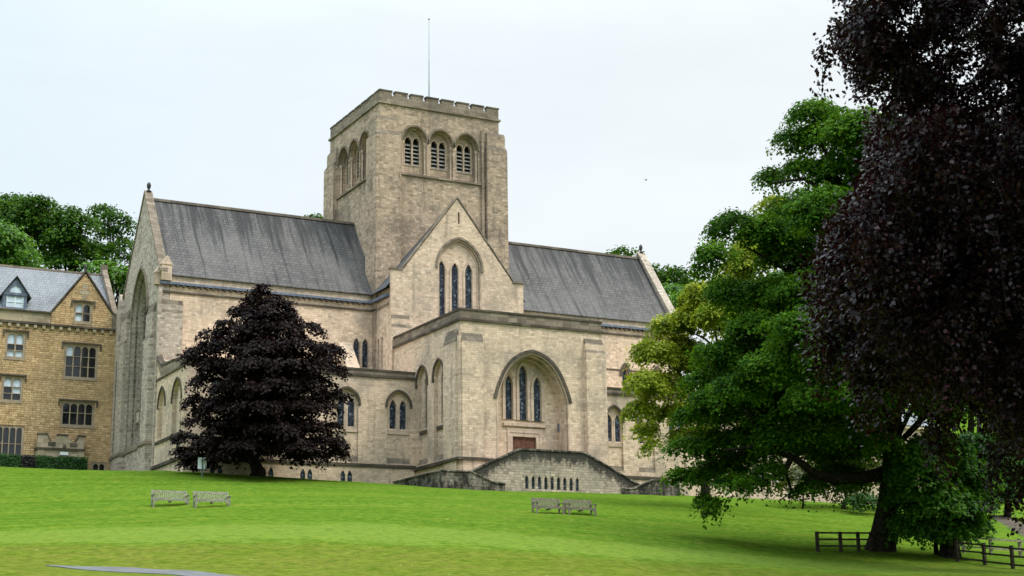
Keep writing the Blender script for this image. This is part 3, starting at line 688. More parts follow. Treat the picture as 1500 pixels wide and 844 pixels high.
fi = MB(); fi.lathe((EX, NYR, RK(NYR)+.1), [(0, .24), (.14, .2), (.2, .09), (.3, .1), (.42, .17), (.62, .19), (.78, .14), (.88, .04)], 10); fi.build('finial', BRONZE, east, True)
# ---- transept
TY, TX0, TX1, TXC = 12.98, -0.15, 12.58, 6.2
t = MB()
tp = [(TX0, 8), (TX0, 19.0), (.88, 19.0), (6.1, 25.95), (11.5, 19.0), (TX1, 18.85), (TX1, 8)]
TL = [(4.68, .68, 13.0, 20.25), (5.98, .66, 13.0, 20.2), (7.31, .68, 13.0, 20.2)]
t.prism('S', tp, TY, TY+.3, [arch(6.3, 4.2, 12.9, 19.7, 2.6, 14), rect(6.16, 6.34, 23.7, 24.75)], back=False)
t.prism('S', [(.3, 12), (.3, 17.9), (6.1, 25.0), (12.0, 17.9), (12.0, 12)], TY+.303, TY+.55, [lancet(*l) for l in TL])
t.prism('W', rect(TY+.3, NY0+.1, 8, 16.6), TX0, TX0+.4, [rect(15.55, 15.85, 10.8, 13.4), rect(14.75, 15.05, 10.8, 13.4)])
t.prism('W', rect(TY+.3, NY0+.1, 16.6, 17.5), TX0+.12, TX0+.4)
t.box(TX1-.5, TX1, TY+.3, NY0, 8, 17.5)
t.box(TX0-.02, 1.55, TY-.3, TY-.002, 8, 13.9); slope_cap(t, 'S', TX0-.02, 1.55, 13.9, 14.2, TY-.15, TY-.3); t.box(TX0, 1.5, TY-.152, TY-.003, 13.9, 14.7); slope_cap(t, 'S', TX0, 1.5, 14.7, 15.05, TY-.003, TY-.152)
tran = t.build('transept', S_WARM, ab); flush_caps(tran)
ts = MB()
hood(ts, 'S', 6.3, 4.2, 19.7, 2.6, .2, TY-.13, TY+.02, .15, 14)
for a, b in (((.82, 19.06), (6.1, 26.05)), ((6.1, 26.05), (11.55, 19.06))): ts.prism('S', [a, b, (b[0], b[1]+.16), (a[0], a[1]+.16)], TY-.08, TY+.45)
ts.box(TX0-.1, .9, TY-.1, TY+.45, 19.0, 19.15); ts.box(11.5, TX1+.1, TY-.1, TY+.45, 18.9, 19.05)
ts.box(TX0-.1, TX0+.1, TY+.4, NY0, 15.98, 16.14)
ts.build('coping', S_GREY, tran)
g2 = MB(); g2.box(TX0-.34, TX0+.14, TY+.5, NY0-.34, 16.7, 16.92); g2.build('gutter', LEAD, tran)
tt = MB()
for i, (wd, d) in enumerate(((4.0, TY+.05), (3.7, TY+.2))): hood(tt, 'S', 6.3, wd, 19.7, 2.45-i*.2, .1, d, d+.12, 6.5, 14)
for l in TL: tt.prism('S', lancet(l[0], l[1]+.4, l[2]+.2, l[3]+.28), TY+.22, TY+.302, [lancet(l[0], l[1]+.02, l[2]+.1, l[3]+.01)])
tt.prism('S', rect(6.0, 6.5, 23.5, 24.9), TY-.02, TY+.02, [rect(6.16, 6.34, 23.7, 24.75)])
tt.build('dressed_stone', S_TRIM, tran)
for l in TL: glass('S', [lancet(*l)], TY+.45, tran)
for q in (15.7, 14.9): glass('W', [rect(q-.15, q+.15, 10.8, 13.4)], TX0+.25, tran, 'slit_window')
glass('S', [rect(6.1, 6.4, 23.6, 24.8)], TY+.29, tran, 'slit_window', DARK)
tr2 = MB()
for sg in (-1, 1):
    xe = TXC+sg*6.75
    tr2.add([(xe, TY+.3, 17.4), (xe, 21.0, 17.4), (TXC, 21.0, 25.35), (TXC, TY+.3, 25.35)], [(0, 1, 2, 3)])
tr2.build('transept_roof', R_SIDE, tran)
# ---- tower
BX0, BX1, BY0, BY1 = 0.2, 12.2, 16.6, 28.6
tw = MB()
AC = [(-2.6), 0.0, 2.57]
def tower_face(plane, c, u0, u1, d, sgn):
    ars = [arch(c+o, 2.4, 28.9, 32.1, 1.3) for o in AC]
    tw.prism(plane, rect(u0, u1, 10, 35.15), d, d+sgn*.35, ars, back=False)
    tw.prism(plane, rect(u0+1.5, u1-1.5, 28, 34.3), d+sgn*.353, d+sgn*.6, [arch(c+o, 2.0, 28.9, 32.1, 1.12) for o in AC], back=False)
    tw.prism(plane, rect(u0+1.5, u1-1.5, 28, 34.3), d+sgn*.603, d+sgn*.85, [arch(c+o+q, .64, 29.9, 32.05, .5) for o in AC for q in (-.4, .4)])
tower_face('S', 6.25, BX0, BX1, BY0, 1)
tower_face('W', 22.5, BY0+.35, BY1, BX0, 1)
tw.box(BX1-.4, BX1, BY0+.35, BY1, 10, 35.15); tw.box(BX0+.35, BX1-.4, BY1-.4, BY1, 10, 35.15)
bw = 2.2
def butt(x0, x1, y0, y1):
    tw.box(x0, x1, y0, y1, 10, 32.15)
for sx_, ax, bx in ((0, -.25, 2.05), (1, 10.72, 12.82)):
    tw.box(ax, bx, 16.12, 16.598, 10, 32.15); slope_cap(tw, 'S', ax, bx, 32.15, 32.55, 16.35, 16.12)
    tw.box(ax+.12, bx-.1, 16.352, 16.597, 32.15, 33.6); slope_cap(tw, 'S', ax+.12, bx-.1, 33.6, 33.95, 16.597, 16.352)
for ay, by in ((16.6, 18.55), (26.5, 29.0)):
    tw.box(-.25, .198, ay, by, 10, 32.15); slope_cap(tw, 'W', ay, by, 32.15, 32.55, 0, -.25)
    tw.box(-.002, .197, ay+.1, by-.1, 32.15, 33.6); slope_cap(tw, 'W', ay+.1, by-.1, 33.6, 33.95, .197, -.002)
tw.box(10.3, 10.552, 16.38, 16.596, 10, 34.0); tw.box(2.05, 2.25, 16.38, 16.596, 10, 32.4); tw.box(12.202, 12.82, 16.6, 18.6, 10, 32.15)
tower = tw.build('tower', S_TOWER, ab); flush_caps(tower)
tsb = MB()
for c0, plane, d in ((6.25, 'S', BY0), (22.5, 'W', BX0)):
    for o in AC: hood(tsb, plane, c0+o, 2.38, 32.1, 1.3, .17, d-.12, d+.05, .1, 12)
    if plane == 'S': tsb.box(2.05, 10.55, d-.16, d+.3, 28.7, 28.88)
    else: tsb.box(d-.16, d+.3, 18.55, 26.5, 28.7, 28.88)
ringbox(tsb, BX0, BX1, BY0, BY1, 35.15, 35.33, .16)
tsb.build('string_course', S_GREY, tower)
sh = MB()
for c0, plane, d in ((6.25, 'S', BY0), (22.5, 'W', BX0)):
    for o in AC:
        for q in (-1.1, 1.1):
            u = c0+o+q; p = (u, d+.22) if plane == 'S' else (d+.22, u)
            sh.lathe((p[0], p[1], 28.9), [(0, .14), (.15, .14), (.2, .09), (2.75, .09), (2.8, .13), (2.95, .17), (3.1, .17)], 8)
        for q in (-.4, .4): sh.prism(plane, arch(c0+o+q, .82, 29.85, 32.05, .62), d+.55, d+.604, [arch(c0+o+q, .65, 29.88, 32.05, .51)])
sh.build('arcade_shaft', S_TRIM, tower)
for c0, plane, d in ((6.25, 'S', BY0), (22.5, 'W', BX0)):
    for o in AC:
        b = MB(); lv = MB()
        for q in (-.4, .4):
            u = c0+o+q
            b.prism(plane, arch(u, .64, 29.9, 32.05, .5), d+.95, d+.97)
            for k in range(6):
                z = 29.92+k*.36
                if plane == 'S': vs = [(u-.32, d+.62, z), (u+.32, d+.62, z), (u+.32, d+.9, z+.22), (u-.32, d+.9, z+.22)]
                else: vs = [(d+.62, u-.32, z), (d+.62, u+.32, z), (d+.9, u+.32, z+.22), (d+.9, u-.32, z+.22)]
                lv.add(vs+[(a, b2, z2+.06) for a, b2, z2 in vs], [(0, 1, 2, 3), (4, 5, 6, 7), (0, 1, 5, 4), (2, 3, 7, 6)])
        bo = b.build('belfry_window', DARK, tower); 
        l2 = lv.build('louvres', LOUVRE, tower)
        l2.parent = tower
pr = MB()
th = .45
for a in ((BX0, BX1, BY0, BY0+th), (BX0, BX1, BY1-th, BY1), (BX0, BX0+th, BY0+th, BY1-th), (BX1-th, BX1, BY0+th, BY1-th)): pr.box(*a, 35.33, 35.98)
pr.box(BX0+th, BX1-th, BY0+th, BY1-th, 35.2, 35.5)
N = 8; gap = .34; mw = (12.0-gap*(N-1))/N; cpz = MB()
for i in range(N):
    a = i*(mw+gap)
    for hor in (0, 1):
        for far in (0, 1):
            if not hor:
                y0, y1 = ((BY0, BY0+th) if not far else (BY1-th, BY1)); x0, x1 = BX0+a, BX0+a+mw
            else:
                x0, x1 = ((BX0, BX0+th) if not far else (BX1-th, BX1)); y0, y1 = BY0+a, BY0+a+mw
                if i == 0: y0 += th
                if i == N-1: y1 -= th
            pr.box(x0, x1, y0, y1, 35.98, 36.34)
            cpz.box(x0-.05, x1+.05, y0-.05, y1+.05, 36.34, 36.48)
pr.build('parapet', S_GREY, tower); cpz.build('merlon_coping', S_DARK, tower)
# flagpole on the tower
fp = on_y(628.5, 140, 22.5)
fpo = thing('flagpole', 'tall thin grey flagpole standing on the tower roof', 'flagpole', (fp[0], 22.5, 35.5))
m = MB(); m.lathe((fp[0], 22.5, 35.5), [(0, .09), (3, .08), (11.2, .035)], 8); m.build('pole', POLE, fpo, True)
m = MB(); m.lathe((fp[0], 22.5, 46.7), [(0, .02), (.06, .09), (.14, .09), (.2, .02)], 8); m.build('ball', POLE, fpo, True)
m = MB(); m.box(fp[0]-.25, fp[0]+.25, 22.25, 22.75, 35.5, 35.8); m.build('base', LEAD, fpo)
# ---- entrance staircase in front of the porch
stc = thing('entrance_staircase', 'stained stone staircase with sloping parapet and nine small lancets below the porch door', 'staircase', (6.2, -3, -1.25))
m = MB()
top = [(-2.0, -2.2), (-0.75, 0.0), (3.4, 1.85), (9.0, 1.85), (13.7, -.34), (15, -2.2)]
nine = [(3.98+i*.545, .3, -1.02, -.02) for i in range(9)]
m.prism('S', [(-2.0, -2.2), (-2.0, -.56), (3.4, 1.85), (9.0, 1.85), (14.6, -.78), (14.6, -2.2)], -3.0, -2.6, [lancet(*l) for l in nine])
m.build('parapet_wall', S_STAIR, stc)
glass('S', [lancet(*l) for l in nine], -2.85, stc, 'window')
m = MB()
for a, b in (((-2.0, -.56), (3.4, 1.85)), ((3.4, 1.85), (9.0, 1.85)), ((9.0, 1.85), (14.6, -.78))): m.prism('S', [a, b, (b[0], b[1]+.13), (a[0], a[1]+.13)], -3.08, -2.52)
m.build('coping', S_BLACK, stc)
m = MB(); m.box(3.2, 9.2, -2.6, 1.3, .4, .87)
for i in range(14):
    z = .75-.15*i
    m.box(3.2-.34*(i+1), 3.2-.34*i, -2.6, -.3, z-.9, z); m.box(9.2+.34*i, 9.2+.34*(i+1), -2.6, -.5, z-.9, z)
m.build('flight', S_TRIM, stc)
for sg, cx in ((1, 0), (-1, 12.3)):
    m = MB()
    X = lambda u: cx+sg*u
    pts = [(X(-4.0), -2.4), (X(-4.0), -.23), (X(-1.65), -.23), (X(.1), -.93), (X(1.1), -1.0), (X(1.1), -2.4)]
    m.prism('S', pts, -5.0, -4.65)
    m.box(min(X(-4), X(-3.65)), max(X(-4), X(-3.65)), -4.65, 3.5, -2.2, -.23)
    m.build('landing_wall', S_BLACK, stc)
    m = MB()
    for a, b in zip(pts[1:4], pts[2:5]): m.prism('S', [a, b, (b[0], b[1]+.1), (a[0], a[1]+.1)], -5.07, -4.58)
    m.box(min(X(-4.06), X(-3.6)), max(X(-4.06), X(-3.6)), -4.58, 3.55, -.23, -.13)
    m.build('coping', S_BLACK, stc)
# ------------------------------------------------------------------ the stone house left of the abbey
HY = 29.5
ho = thing('stone_house', 'ochre sandstone wing with grey slate roof, small dormer and pointed gable beside the abbey', 'house', (-30, HY, 2.0))
def light_head(cx, wd, z0, z1, rnd): return arch(cx, wd, z0, z1-wd*.5, wd*.5, 5) if rnd else rect(cx-wd/2, cx+wd/2, z0, z1)
HW = []                                              # (x0, x1, z0, z1, lights, row tops, bright)
def hwin(x0, x1, z0, z1, n, rows, pal, hd=True): HW.append((x0, x1, z0, z1, n, rows, pal, hd))
hwin(-28.42, -27.12, 12.12, 14.12, 2, [.28, .55, 1], [1, 1, 0, 0, 1, 1]); hwin(-28.5, -27.12, 8.42, 10.28, 2, [.3, .6, 1], [1, 1, 0, 1, 0, 0])
hwin(-29.9, -26.8, 3.0, 6.1, 6, [.55, 1], [0]*12); hwin(-23.46, -20.93, 10.75, 13.45, 4, [.34, .66, 1], [1, 0, 0, 0, 0, 0, 0, 0, 0, 0, 0, 0]); hwin(-23.5, -21.0, 6.6, 8.45, 4, [.55, 1], [0]*8)
hwin(-22.85, -21.62, 15.68, 17.2, 2, [.5, 1], [1, 0, 1, 0])
hwin(-20.7, -19.75, 2.6, 3.35, 2, [1], [0, 0])
for x in (-34.0, -38.5):
    hwin(x, x+1.3, 12.12, 14.12, 2, [.45, 1], [1, 0, 1, 0]); hwin(x, x+1.4, 8.42, 10.28, 2, [.5, 1], [0, 1, 0, 1]); hwin(x-1, x+2, 3.4, 6.1, 5, [.55, 1], [0]*10)
m = MB()
gable = [(-24.95, 15.2), (-24.95, 16.1), (-22.16, 20.0), (-19.42, 16.15), (-19.42, 15.2)]
lo = [wn for wn in HW if wn[2] < 15]
m.prism('S', rect(-46, -19.15, -1, 15.0), HY, HY+.35, [rect(w_[0]-.2, w_[1]+.2, w_[2]-.15, w_[3]+.15) for w_ in lo])
m.prism('S', [(-24.9, 15.2), (-24.9, 16.1), (-22.16, 19.95), (-19.45, 16.15), (-19.45, 15.2)], HY-.005, HY+.35, [rect(-23.05, -21.42, 15.53, 17.35)])
m.box(-46, -45.6, HY+.35, 39.5, -1, 15); m.box(-19.5, -19.15, HY+.35, 39.5, -1, 15); m.box(-45.6, -19.5, 39.1, 39.5, -1, 15)
hwall = m.build('wall', S_OCHRE, ho)
m = MB(); m.box(-46, -24.95, HY+.02, HY+.4, 15.27, 16.12)
m.prism('S', rect(-22.38, -21.96, 17.6, 19.0), HY-.03, HY+.02, [rect(-22.24, -22.1, 17.95, 18.65)]); m.box(-22.6, -21.74, HY-.028, HY+.02, 18.1, 18.4)
m.build('parapet_course', S_ASHLAR, hwall)
m = MB(); m.prism('S', rect(-22.26, -22.08, 17.9, 18.7), HY+.0, HY+.004); m.build('niche', DARK, hwall)
m = MB(); m.box(-46, -19.2, HY-.22, HY+.35, 15.02, 15.2); m.box(-46, -24.9, HY-.16, HY+.4, 16.12, 16.26)
for a, b in (((-25.1, 16.0), (-22.16, 20.1)), ((-22.16, 20.1), (-19.3, 16.05))): m.prism('S', [a, b, (b[0], b[1]+.2), (a[0], a[1]+.2)], HY-.12, HY+.5)
m.build('cornice', S_DARK, hwall)
m = MB(); x = -45.8
while x < -19.4: m.box(x, x+.26, HY-.18, HY+.02, 14.72, 15.018); x += .72
m.build('corbel_table', S_ASHLAR, hwall)
m = MB(); m.lathe((-22.16, HY+.2, 20.2), [(0, .14), (.3, .1), (.4, .14), (.7, .02)], 8); m.build('finial', BRONZE, hwall)
for (x0, x1, z0, z1, n, rows, pal, hd) in HW:
    f = MB(); lw = (x1-x0+.09)/n; holes = []; panes = []
    zb = z0
    for r, rt_ in enumerate(rows):
        zt = z0+(z1-z0)*rt_
        for k in range(n):
            cx = x0-.045+lw*(k+.5); sh_ = light_head(cx, lw-.09, zb+.025, zt-.025, r == len(rows)-1 and z1 < 18)
            holes.append(sh_); panes.append((sh_, pal[(len(rows)-1-r)*n+k]))
        zb = zt
    f.prism('S', rect(x0-.2, x1+.2, z0-.15, z1+.15), HY+.06, HY+.3, holes)
    f.box(x0-.24, x1+.24, HY-.05, HY+.06, z0-.28, z0-.15)
    fo = f.build('window', S_FRAME, ho)
    if hd and z0 > 3:
        h = MB(); h.box(x0-.42, x1+.42, HY-.12, HY+.05, z1+.2, z1+.32); h.box(x0-.42, x0-.3, HY-.12, HY+.05, z1-.25, z1+.2); h.box(x1+.3, x1+.42, HY-.12, HY+.05, z1-.25, z1+.2)
        h.build('hood_mould', S_DARK, fo)
    for br in (0, 1):
        g = MB()
        for sh_, b in panes:
            if b == br: g.prism('S', sh_, HY+.2, HY+.22)
        if g.v: g.build('pane', BLIND if br else PANE, fo)
# roof
m = MB(); RY, RZH = 34.5, 21.15
vs = [(-46.2, HY+.08, 16.3), (-19.5, HY+.08, 16.3), (-19.5, RY, RZH), (-46.2, RY, RZH), (-46.2, 39.6, 16.2), (-19.5, 39.6, 16.2)]
m.add(vs, [(0, 1, 2, 3), (3, 2, 5, 4)])
for sg in (-1, 1):                                   # cross roof behind the gable
    xe = -22.16+sg*2.85
    m.add([(xe, HY+.3, 16.1), (-22.16, HY+.3, 20.1), (-22.16, 33.6, 20.1), (xe, HY+.3, 16.15)], [(0, 1, 2)])
hroof = m.build('roof', R_HOUSE, ho)
m = MB(); m.box(-46.2, -19.5, RY-.12, RY+.12, RZH-.08, RZH+.1); m.build('ridge', S_GREY, hroof)
m = MB(); m.prism('W', [(HY-.1, 15.2), (HY-.1, 16.6), (RY, RZH+.75), (39.7, 16.6), (39.7, 15.2)], -19.66, -19.2); m.box(-19.7, -19.16, RY-.3, RY+.3, RZH+.4, RZH+.95); m.build('end_parapet', S_GREY, hroof)
# dormer
dm = MB(); DY = HY+.15
dm.prism('S', [(-29.02, 16.25), (-29.02, 17.6), (-27.0, 17.6), (-27.0, 16.3)], DY, DY+2.2, [rect(-28.7, -27.28, 16.45, 17.4)])
dm.prism('S', [(-29.1, 17.5), (-27.96, 19.0), (-26.9, 17.5)], DY-.05, DY+.1, [arch(-27.98, .95, 17.72, 17.8, .5)])
do = dm.build('dormer', LEAD, ho)
m = MB()
for sg in (-1, 1):
    xe = -27.98+sg*1.3
    a = [(xe, DY-.25, 17.25), (-27.98, DY-.25, 19.12), (-27.98, 33.0, 19.12), (xe, 31.4, 17.25)]
    m.add(a+[(x_, y_, z_+.1) for x_, y_, z_ in a], [(0, 1, 2, 3), (7, 6, 5, 4), (0, 4, 5, 1), (1, 5, 6, 2), (2, 6, 7, 3), (3, 7, 4, 0)])
m.build('dormer_roof', R_SIDE, do)
m = MB(); m.prism('S', rect(-28.7, -27.28, 16.42, 17.42), DY+.1, DY+.12); m.build('pane', BLIND, do)
m = MB(); m.prism('S', arch(-27.98, .95, 17.72, 17.8, .5), DY+.02, DY+.04); m.build('pane', BLIND, do)
m = MB(); 
for x in (-28.7, -28.02, -27.34): m.box(x, x+.07, DY+.04, DY+.1, 16.42, 17.42)
m.box(-28.7, -27.28, DY+.041, DY+.1, 16.9, 16.95); m.box(-28.01, -27.95, DY-.02, DY+.02, 17.72, 18.28); m.build('glazing_bars', WHITE, do)
# porch with scrolled battlement
m = MB(); QY = 28.7
m.prism('S', rect(-25.6, -21.75, 1.2, 4.25), QY, HY, [arch(-23.4, 2.0, 1.0, 2.7, .95)])
m.box(-25.6, -25.0, QY-.06, QY-.002, 1.2, 4.25); m.box(-22.3, -21.75, QY-.06, QY-.002, 1.2, 4.25)
pb = m.build('porch', S_ASHLAR, ho)
m = MB()
m.prism('S', [(-25.6, 4.42), (-25.6, 5.5), (-24.9, 5.55), (-24.6, 4.95), (-24.35, 4.9), (-24.1, 5.3), (-23.9, 5.5), (-23.2, 5.5), (-22.95, 5.2), (-22.7, 4.9), (-22.45, 5.0), (-22.2, 5.5), (-21.7, 5.45), (-21.75, 4.42)], QY, QY+.4)
m.build('parapet', S_ASHLAR, pb)
m = MB(); m.box(-25.75, -21.65, QY-.14, HY, 4.25, 4.42)
for a, b in (((-25.65, 5.5), (-24.88, 5.55)), ((-24.92, 5.55), (-24.58, 4.97)), ((-24.0, 5.5), (-23.1, 5.5)), ((-22.5, 5.0), (-22.2, 5.5)), ((-22.25, 5.5), (-21.65, 5.46))): m.prism('S', [a, b, (b[0], b[1]+.13), (a[0], a[1]+.13)], QY-.08, QY+.48)
for c in (-24.45, -22.65): m.box(c-.3, c+.3, QY-.1, QY+.06, 4.62, 4.9)
m.box(-23.52, -23.28, QY-.12, QY-.02, 4.45, 4.75)
hood(m, 'S', -23.4, 2.0, 2.7, .95, .15, QY-.08, QY+.03)
m.build('string_course', S_DARK, pb)
m = MB(); m.box(-23.75, -23.05, QY-.08, QY, 3.85, 4.1); m.build('name_plate', WHITE, pb)
m = MB(); m.prism('S', arch(-23.4, 2.0, 1.0, 2.7, .95), QY+.4, QY+.45); m.build('door', DOORWOOD, pb)
# ------------------------------------------------------------------ pale building behind the big sycamore
c0 = on_y(1098, 722, 24); c1 = on_y(1300, 735, 24); zt = on_y(1165, 617, 24)[2]; zg = on_y(1180, 718, 24)[2]
kb = thing('school_building', 'pale stone two storey building with slate roof half hidden behind the sycamore', 'building', (c0[0], 24, zg-1))
wins = []
for px in (1112, 1140, 1170, 1200, 1232, 1262):
    for py, hh, wp in ((649, 17, 1.05), (702, 14, .85)):
        p = on_y(px, py, 24); wins.append((p[0]-wp, p[0]+wp, p[2]-1.15, p[2]+1.25))
m = MB(); m.prism('S', rect(c0[0], c1[0]+8, zg-4, zt), 24, 24.4, [rect(*w_) for w_ in wins]); m.box(c0[0], c0[0]+.4, 24.4, 34, zg-4, zt); m.box(c1[0]+7.6, c1[0]+8, 24.4, 34, zg-4, zt)
kw = m.build('wall', S_WARM, kb)
m = MB(); m.box(c0[0]-.3, c1[0]+8.3, 23.7, 24.5, zt, zt+.35); zf = (wins[0][3]+.5+wins[1][3])/2+.3
m.box(c0[0]-.1, c1[0]+8.1, 23.85, 24.1, wins[1][3]+.7, wins[1][3]+.95); m.box(c0[0]-.1, c1[0]+8.1, 23.8, 24.1, zg-4, zg+.7); m.build('cornice', S_TRIM, kw)
m = MB(); X0, X1, Z0 = c0[0]-.4, c1[0]+8.4, zt+.35
m.add([(X0, 23.6, Z0), (X1, 23.6, Z0), (X1, 34.4, Z0), (X0, 34.4, Z0), (X0+3.5, 29, Z0+3.6), (X1-3.5, 29, Z0+3.6)], [(0, 1, 5, 4), (1, 2, 5), (2, 3, 4, 5), (3, 0, 4)])
m.build('roof', R_HOUSE, kb)
for w_ in wins:
    f = MB(); c = (w_[0]+w_[1])/2; zz = (w_[2]+w_[3])/2+.3
    f.prism('S', rect(*w_), 24.1, 24.25, [rect(w_[0]+.1, c-.06, w_[2]+.1, zz-.05), rect(c+.06, w_[1]-.1, w_[2]+.1, zz-.05), rect(w_[0]+.1, c-.06, zz+.05, w_[3]-.1), rect(c+.06, w_[1]-.1, zz+.05, w_[3]-.1)])
    fo = f.build('window', WHITE, kb)
    g = MB(); g.prism('S', rect(*w_), 24.2, 24.22); g.build('pane', PANE, fo)
L_BRIGHT2 = leafmat('sucker leaves', (0.02, 0.075, 0.006), (0.05, 0.145, 0.012), (0.11, 0.245, 0.025), 0.5, 0.4, 0.15)
# ------------------------------------------------------------------ foliage
def unit(v): return v/np.maximum(np.linalg.norm(v, axis=-1, keepdims=True), 1e-9)
def leaf_mesh(name, P, N, L, W, tint, mat, parent, fold=0.18, axis_dir=None):
    n = len(P); rg = np.random.default_rng(n)
    off = np.array(root_loc(parent))
    N = unit(N); r = rg.normal(size=(n, 3)) if axis_dir is None else axis_dir
    A = unit(r-(r*N).sum(-1, keepdims=True)*N); B = np.cross(N, A)
    P = P-off; L = L[:, None]; W = W[:, None]
    v = np.empty((n, 4, 3))
    v[:, 0] = P-A*L*.5; v[:, 1] = P+B*W*.5+N*W*fold-A*L*.04; v[:, 2] = P+A*L*.5; v[:, 3] = P-B*W*.5+N*W*fold-A*L*.04
    me = bpy.data.meshes.new(name)
    me.vertices.add(n*4); me.vertices.foreach_set('co', v.reshape(-1).astype(np.float32))
    me.loops.add(n*4); me.loops.foreach_set('vertex_index', np.arange(n*4, dtype=np.int32))
    me.polygons.add(n); me.polygons.foreach_set('loop_start', np.arange(0, n*4, 4, dtype=np.int32)); me.polygons.foreach_set('loop_total', np.full(n, 4, dtype=np.int32))
    at_ = me.attributes.new('tint', 'FLOAT', 'FACE'); at_.data.foreach_set('value', np.clip(tint, 0, 1).astype(np.float32))
    me.update(); me.validate(clean_customdata=False)
    me.materials.append(mat)
    o = bpy.data.objects.new(name, me); COL.objects.link(o); o.parent = parent
    return o
def clumps(rg, blobs, per_area, flat=True):
    """blobs: (centre, (rx, ry, rz)); clump centres over their shells, uneven"""
    C_ = []; D = []
    for c, r in blobs:
        c = np.array(c); r = np.array(r, float)
        n = max(4, int(per_area*(r[0]*r[2]+r[1]*r[2]+r[0]*r[1])*4.2))
        d = unit(rg.normal(size=(n, 3))); d[:, 2] = np.where(d[:, 2] < -.35, -d[:, 2]*.6, d[:, 2]); d = unit(d)
        rad = rg.uniform(.5, 1.0, n)**.6*rg.uniform(.86, 1.1, n)
        C_.append(c+d*r*rad[:, None]); D.append(d)
    return np.concatenate(C_), np.concatenate(D)
def canopy(seed, blobs, per_area, size, nleaf, leaf, drop=.25, aspect=.62, thick=.4):
    rg = np.random.default_rng(seed)
    C_, D = clumps(rg, blobs, per_area)
    n = len(C_)
    m = np.maximum(8, (nleaf*rg.uniform(.6, 1.4, n)).astype(int)); k = np.repeat(np.arange(n), m); t = len(k)
    sz = (size*rg.uniform(.6, 1.35, n))[k]
    a = rg.uniform(0, 2*pi, t); q = np.sqrt(rg.uniform(0, 1, t))
    q = q*(1+.25*np.sin(3*a+k*1.7)+.15*np.sin(5*a+k*2.3))
    loc = np.stack([np.cos(a)*q, np.sin(a)*q, -thick*q**2+rg.normal(0, .13, t)], -1)
    tilt = unit(np.stack([D[:, 0]*.55, D[:, 1]*.55, np.full(n, .8)+.2*D[:, 2]], -1)+rg.normal(0, .16, (n, 3)))
    ex = unit(np.cross(tilt, np.array([.3, .9, .1]))); ey = np.cross(tilt, ex)
    P = C_[k]+sz[:, None]*(loc[:, :1]*ex[k]+loc[:, 1:2]*ey[k]+loc[:, 2:]*tilt[k])
    N = unit(tilt[k]*1.1+.55*(loc[:, :1]*ex[k]+loc[:, 1:2]*ey[k])+rg.normal(0, .42, (t, 3)))
    tint = .5+(rg.normal(0, .26, n))[k]+rg.normal(0, .14, t)
    L = leaf*rg.uniform(.65, 1.3, t)
    return P, N, L, L*aspect, tint, C_, D
def trunk_mesh(seed, base, top, r0, targets, name, parent, mat=BARK, nl=26, flare=1.5, lean=None):
    rg = np.random.default_rng(seed); mb = MB()
    base = np.array(base, float); top = np.array(top, float); H = top-base
    ts = [-.03, 0, .03, .1, .25, .45, .7, 1.0]
    rad = [r0*flare, r0*flare, r0*1.15, r0, r0*.86, r0*.66, r0*.38, r0*.08]
    wob = rg.normal(0, .012, (8, 3))*np.linalg.norm(H); wob[:3] = 0; wob[:, 2] = 0
    pts = [base+H*t+wob[i] for i, t in enumerate(ts)]
    mb.tube(pts, rad, 10)
    ax = lambda t: np.array([np.interp(t, ts, [p[j] for p in pts]) for j in range(3)])
    if len(targets):
        for k in rg.choice(len(targets), min(nl, len(targets)), replace=False):
            q = targets[k]; hh = (q[2]-base[2])/max(H[2], .1)
            t0 = float(np.clip(hh*rg.uniform(.5, .85), .12, .93)); s = ax(t0); d = q-s; ln = np.linalg.norm(d)
            rr = max(.02, min(r0*.36, r0*.75*(1-t0)+.02))
            midp = s+d*.45+np.array([0, 0, ln*.1])+rg.normal(0, .05, 3)*ln
            mb.tube([s, s+d*.2+np.array([0, 0, ln*.06]), midp, s+d*.75+rg.normal(0, .03, 3)*ln+np.array([0, 0, ln*.06]), q], [rr, rr*.85, rr*.6, rr*.35, rr*.1], 6, False)
    return mb.build(name, mat, parent, True)
def tree(seed, name, label, cat, base, blobs, mat, leaf, size, nleaf, per_area, r0, top, group=None, aspect=.62, thick=.4, nl=26, pre=None):
    t = thing(name, label, cat, tuple(base), group)
    P, N, L, W, ti, C_, D = canopy(seed, blobs, per_area, size, nleaf, leaf, aspect=aspect, thick=thick)
    keep = P[:, 2] > ground(P[:, 0], P[:, 1])+.15 if len(P) < 120000 else P[:, 2] > base[2]+.3
    leaf_mesh('crown', P[keep], N[keep], L[keep], W[keep], ti[keep], mat, t)
    trunk_mesh(seed, base, top, r0, C_, 'trunk', t, nl=nl)
    return t
def blob_at(px, py, rpx, d, ry=None, dd=0.0, depth=1.0):   # a mass of foliage seen there, at its own distance and size
    c = at(px, py, d+dd); r = rpx*(d+dd)/FPX; r2 = (ry or rpx)*(d+dd)/FPX
    return (c, (r, max(r, r2)*depth, r2))
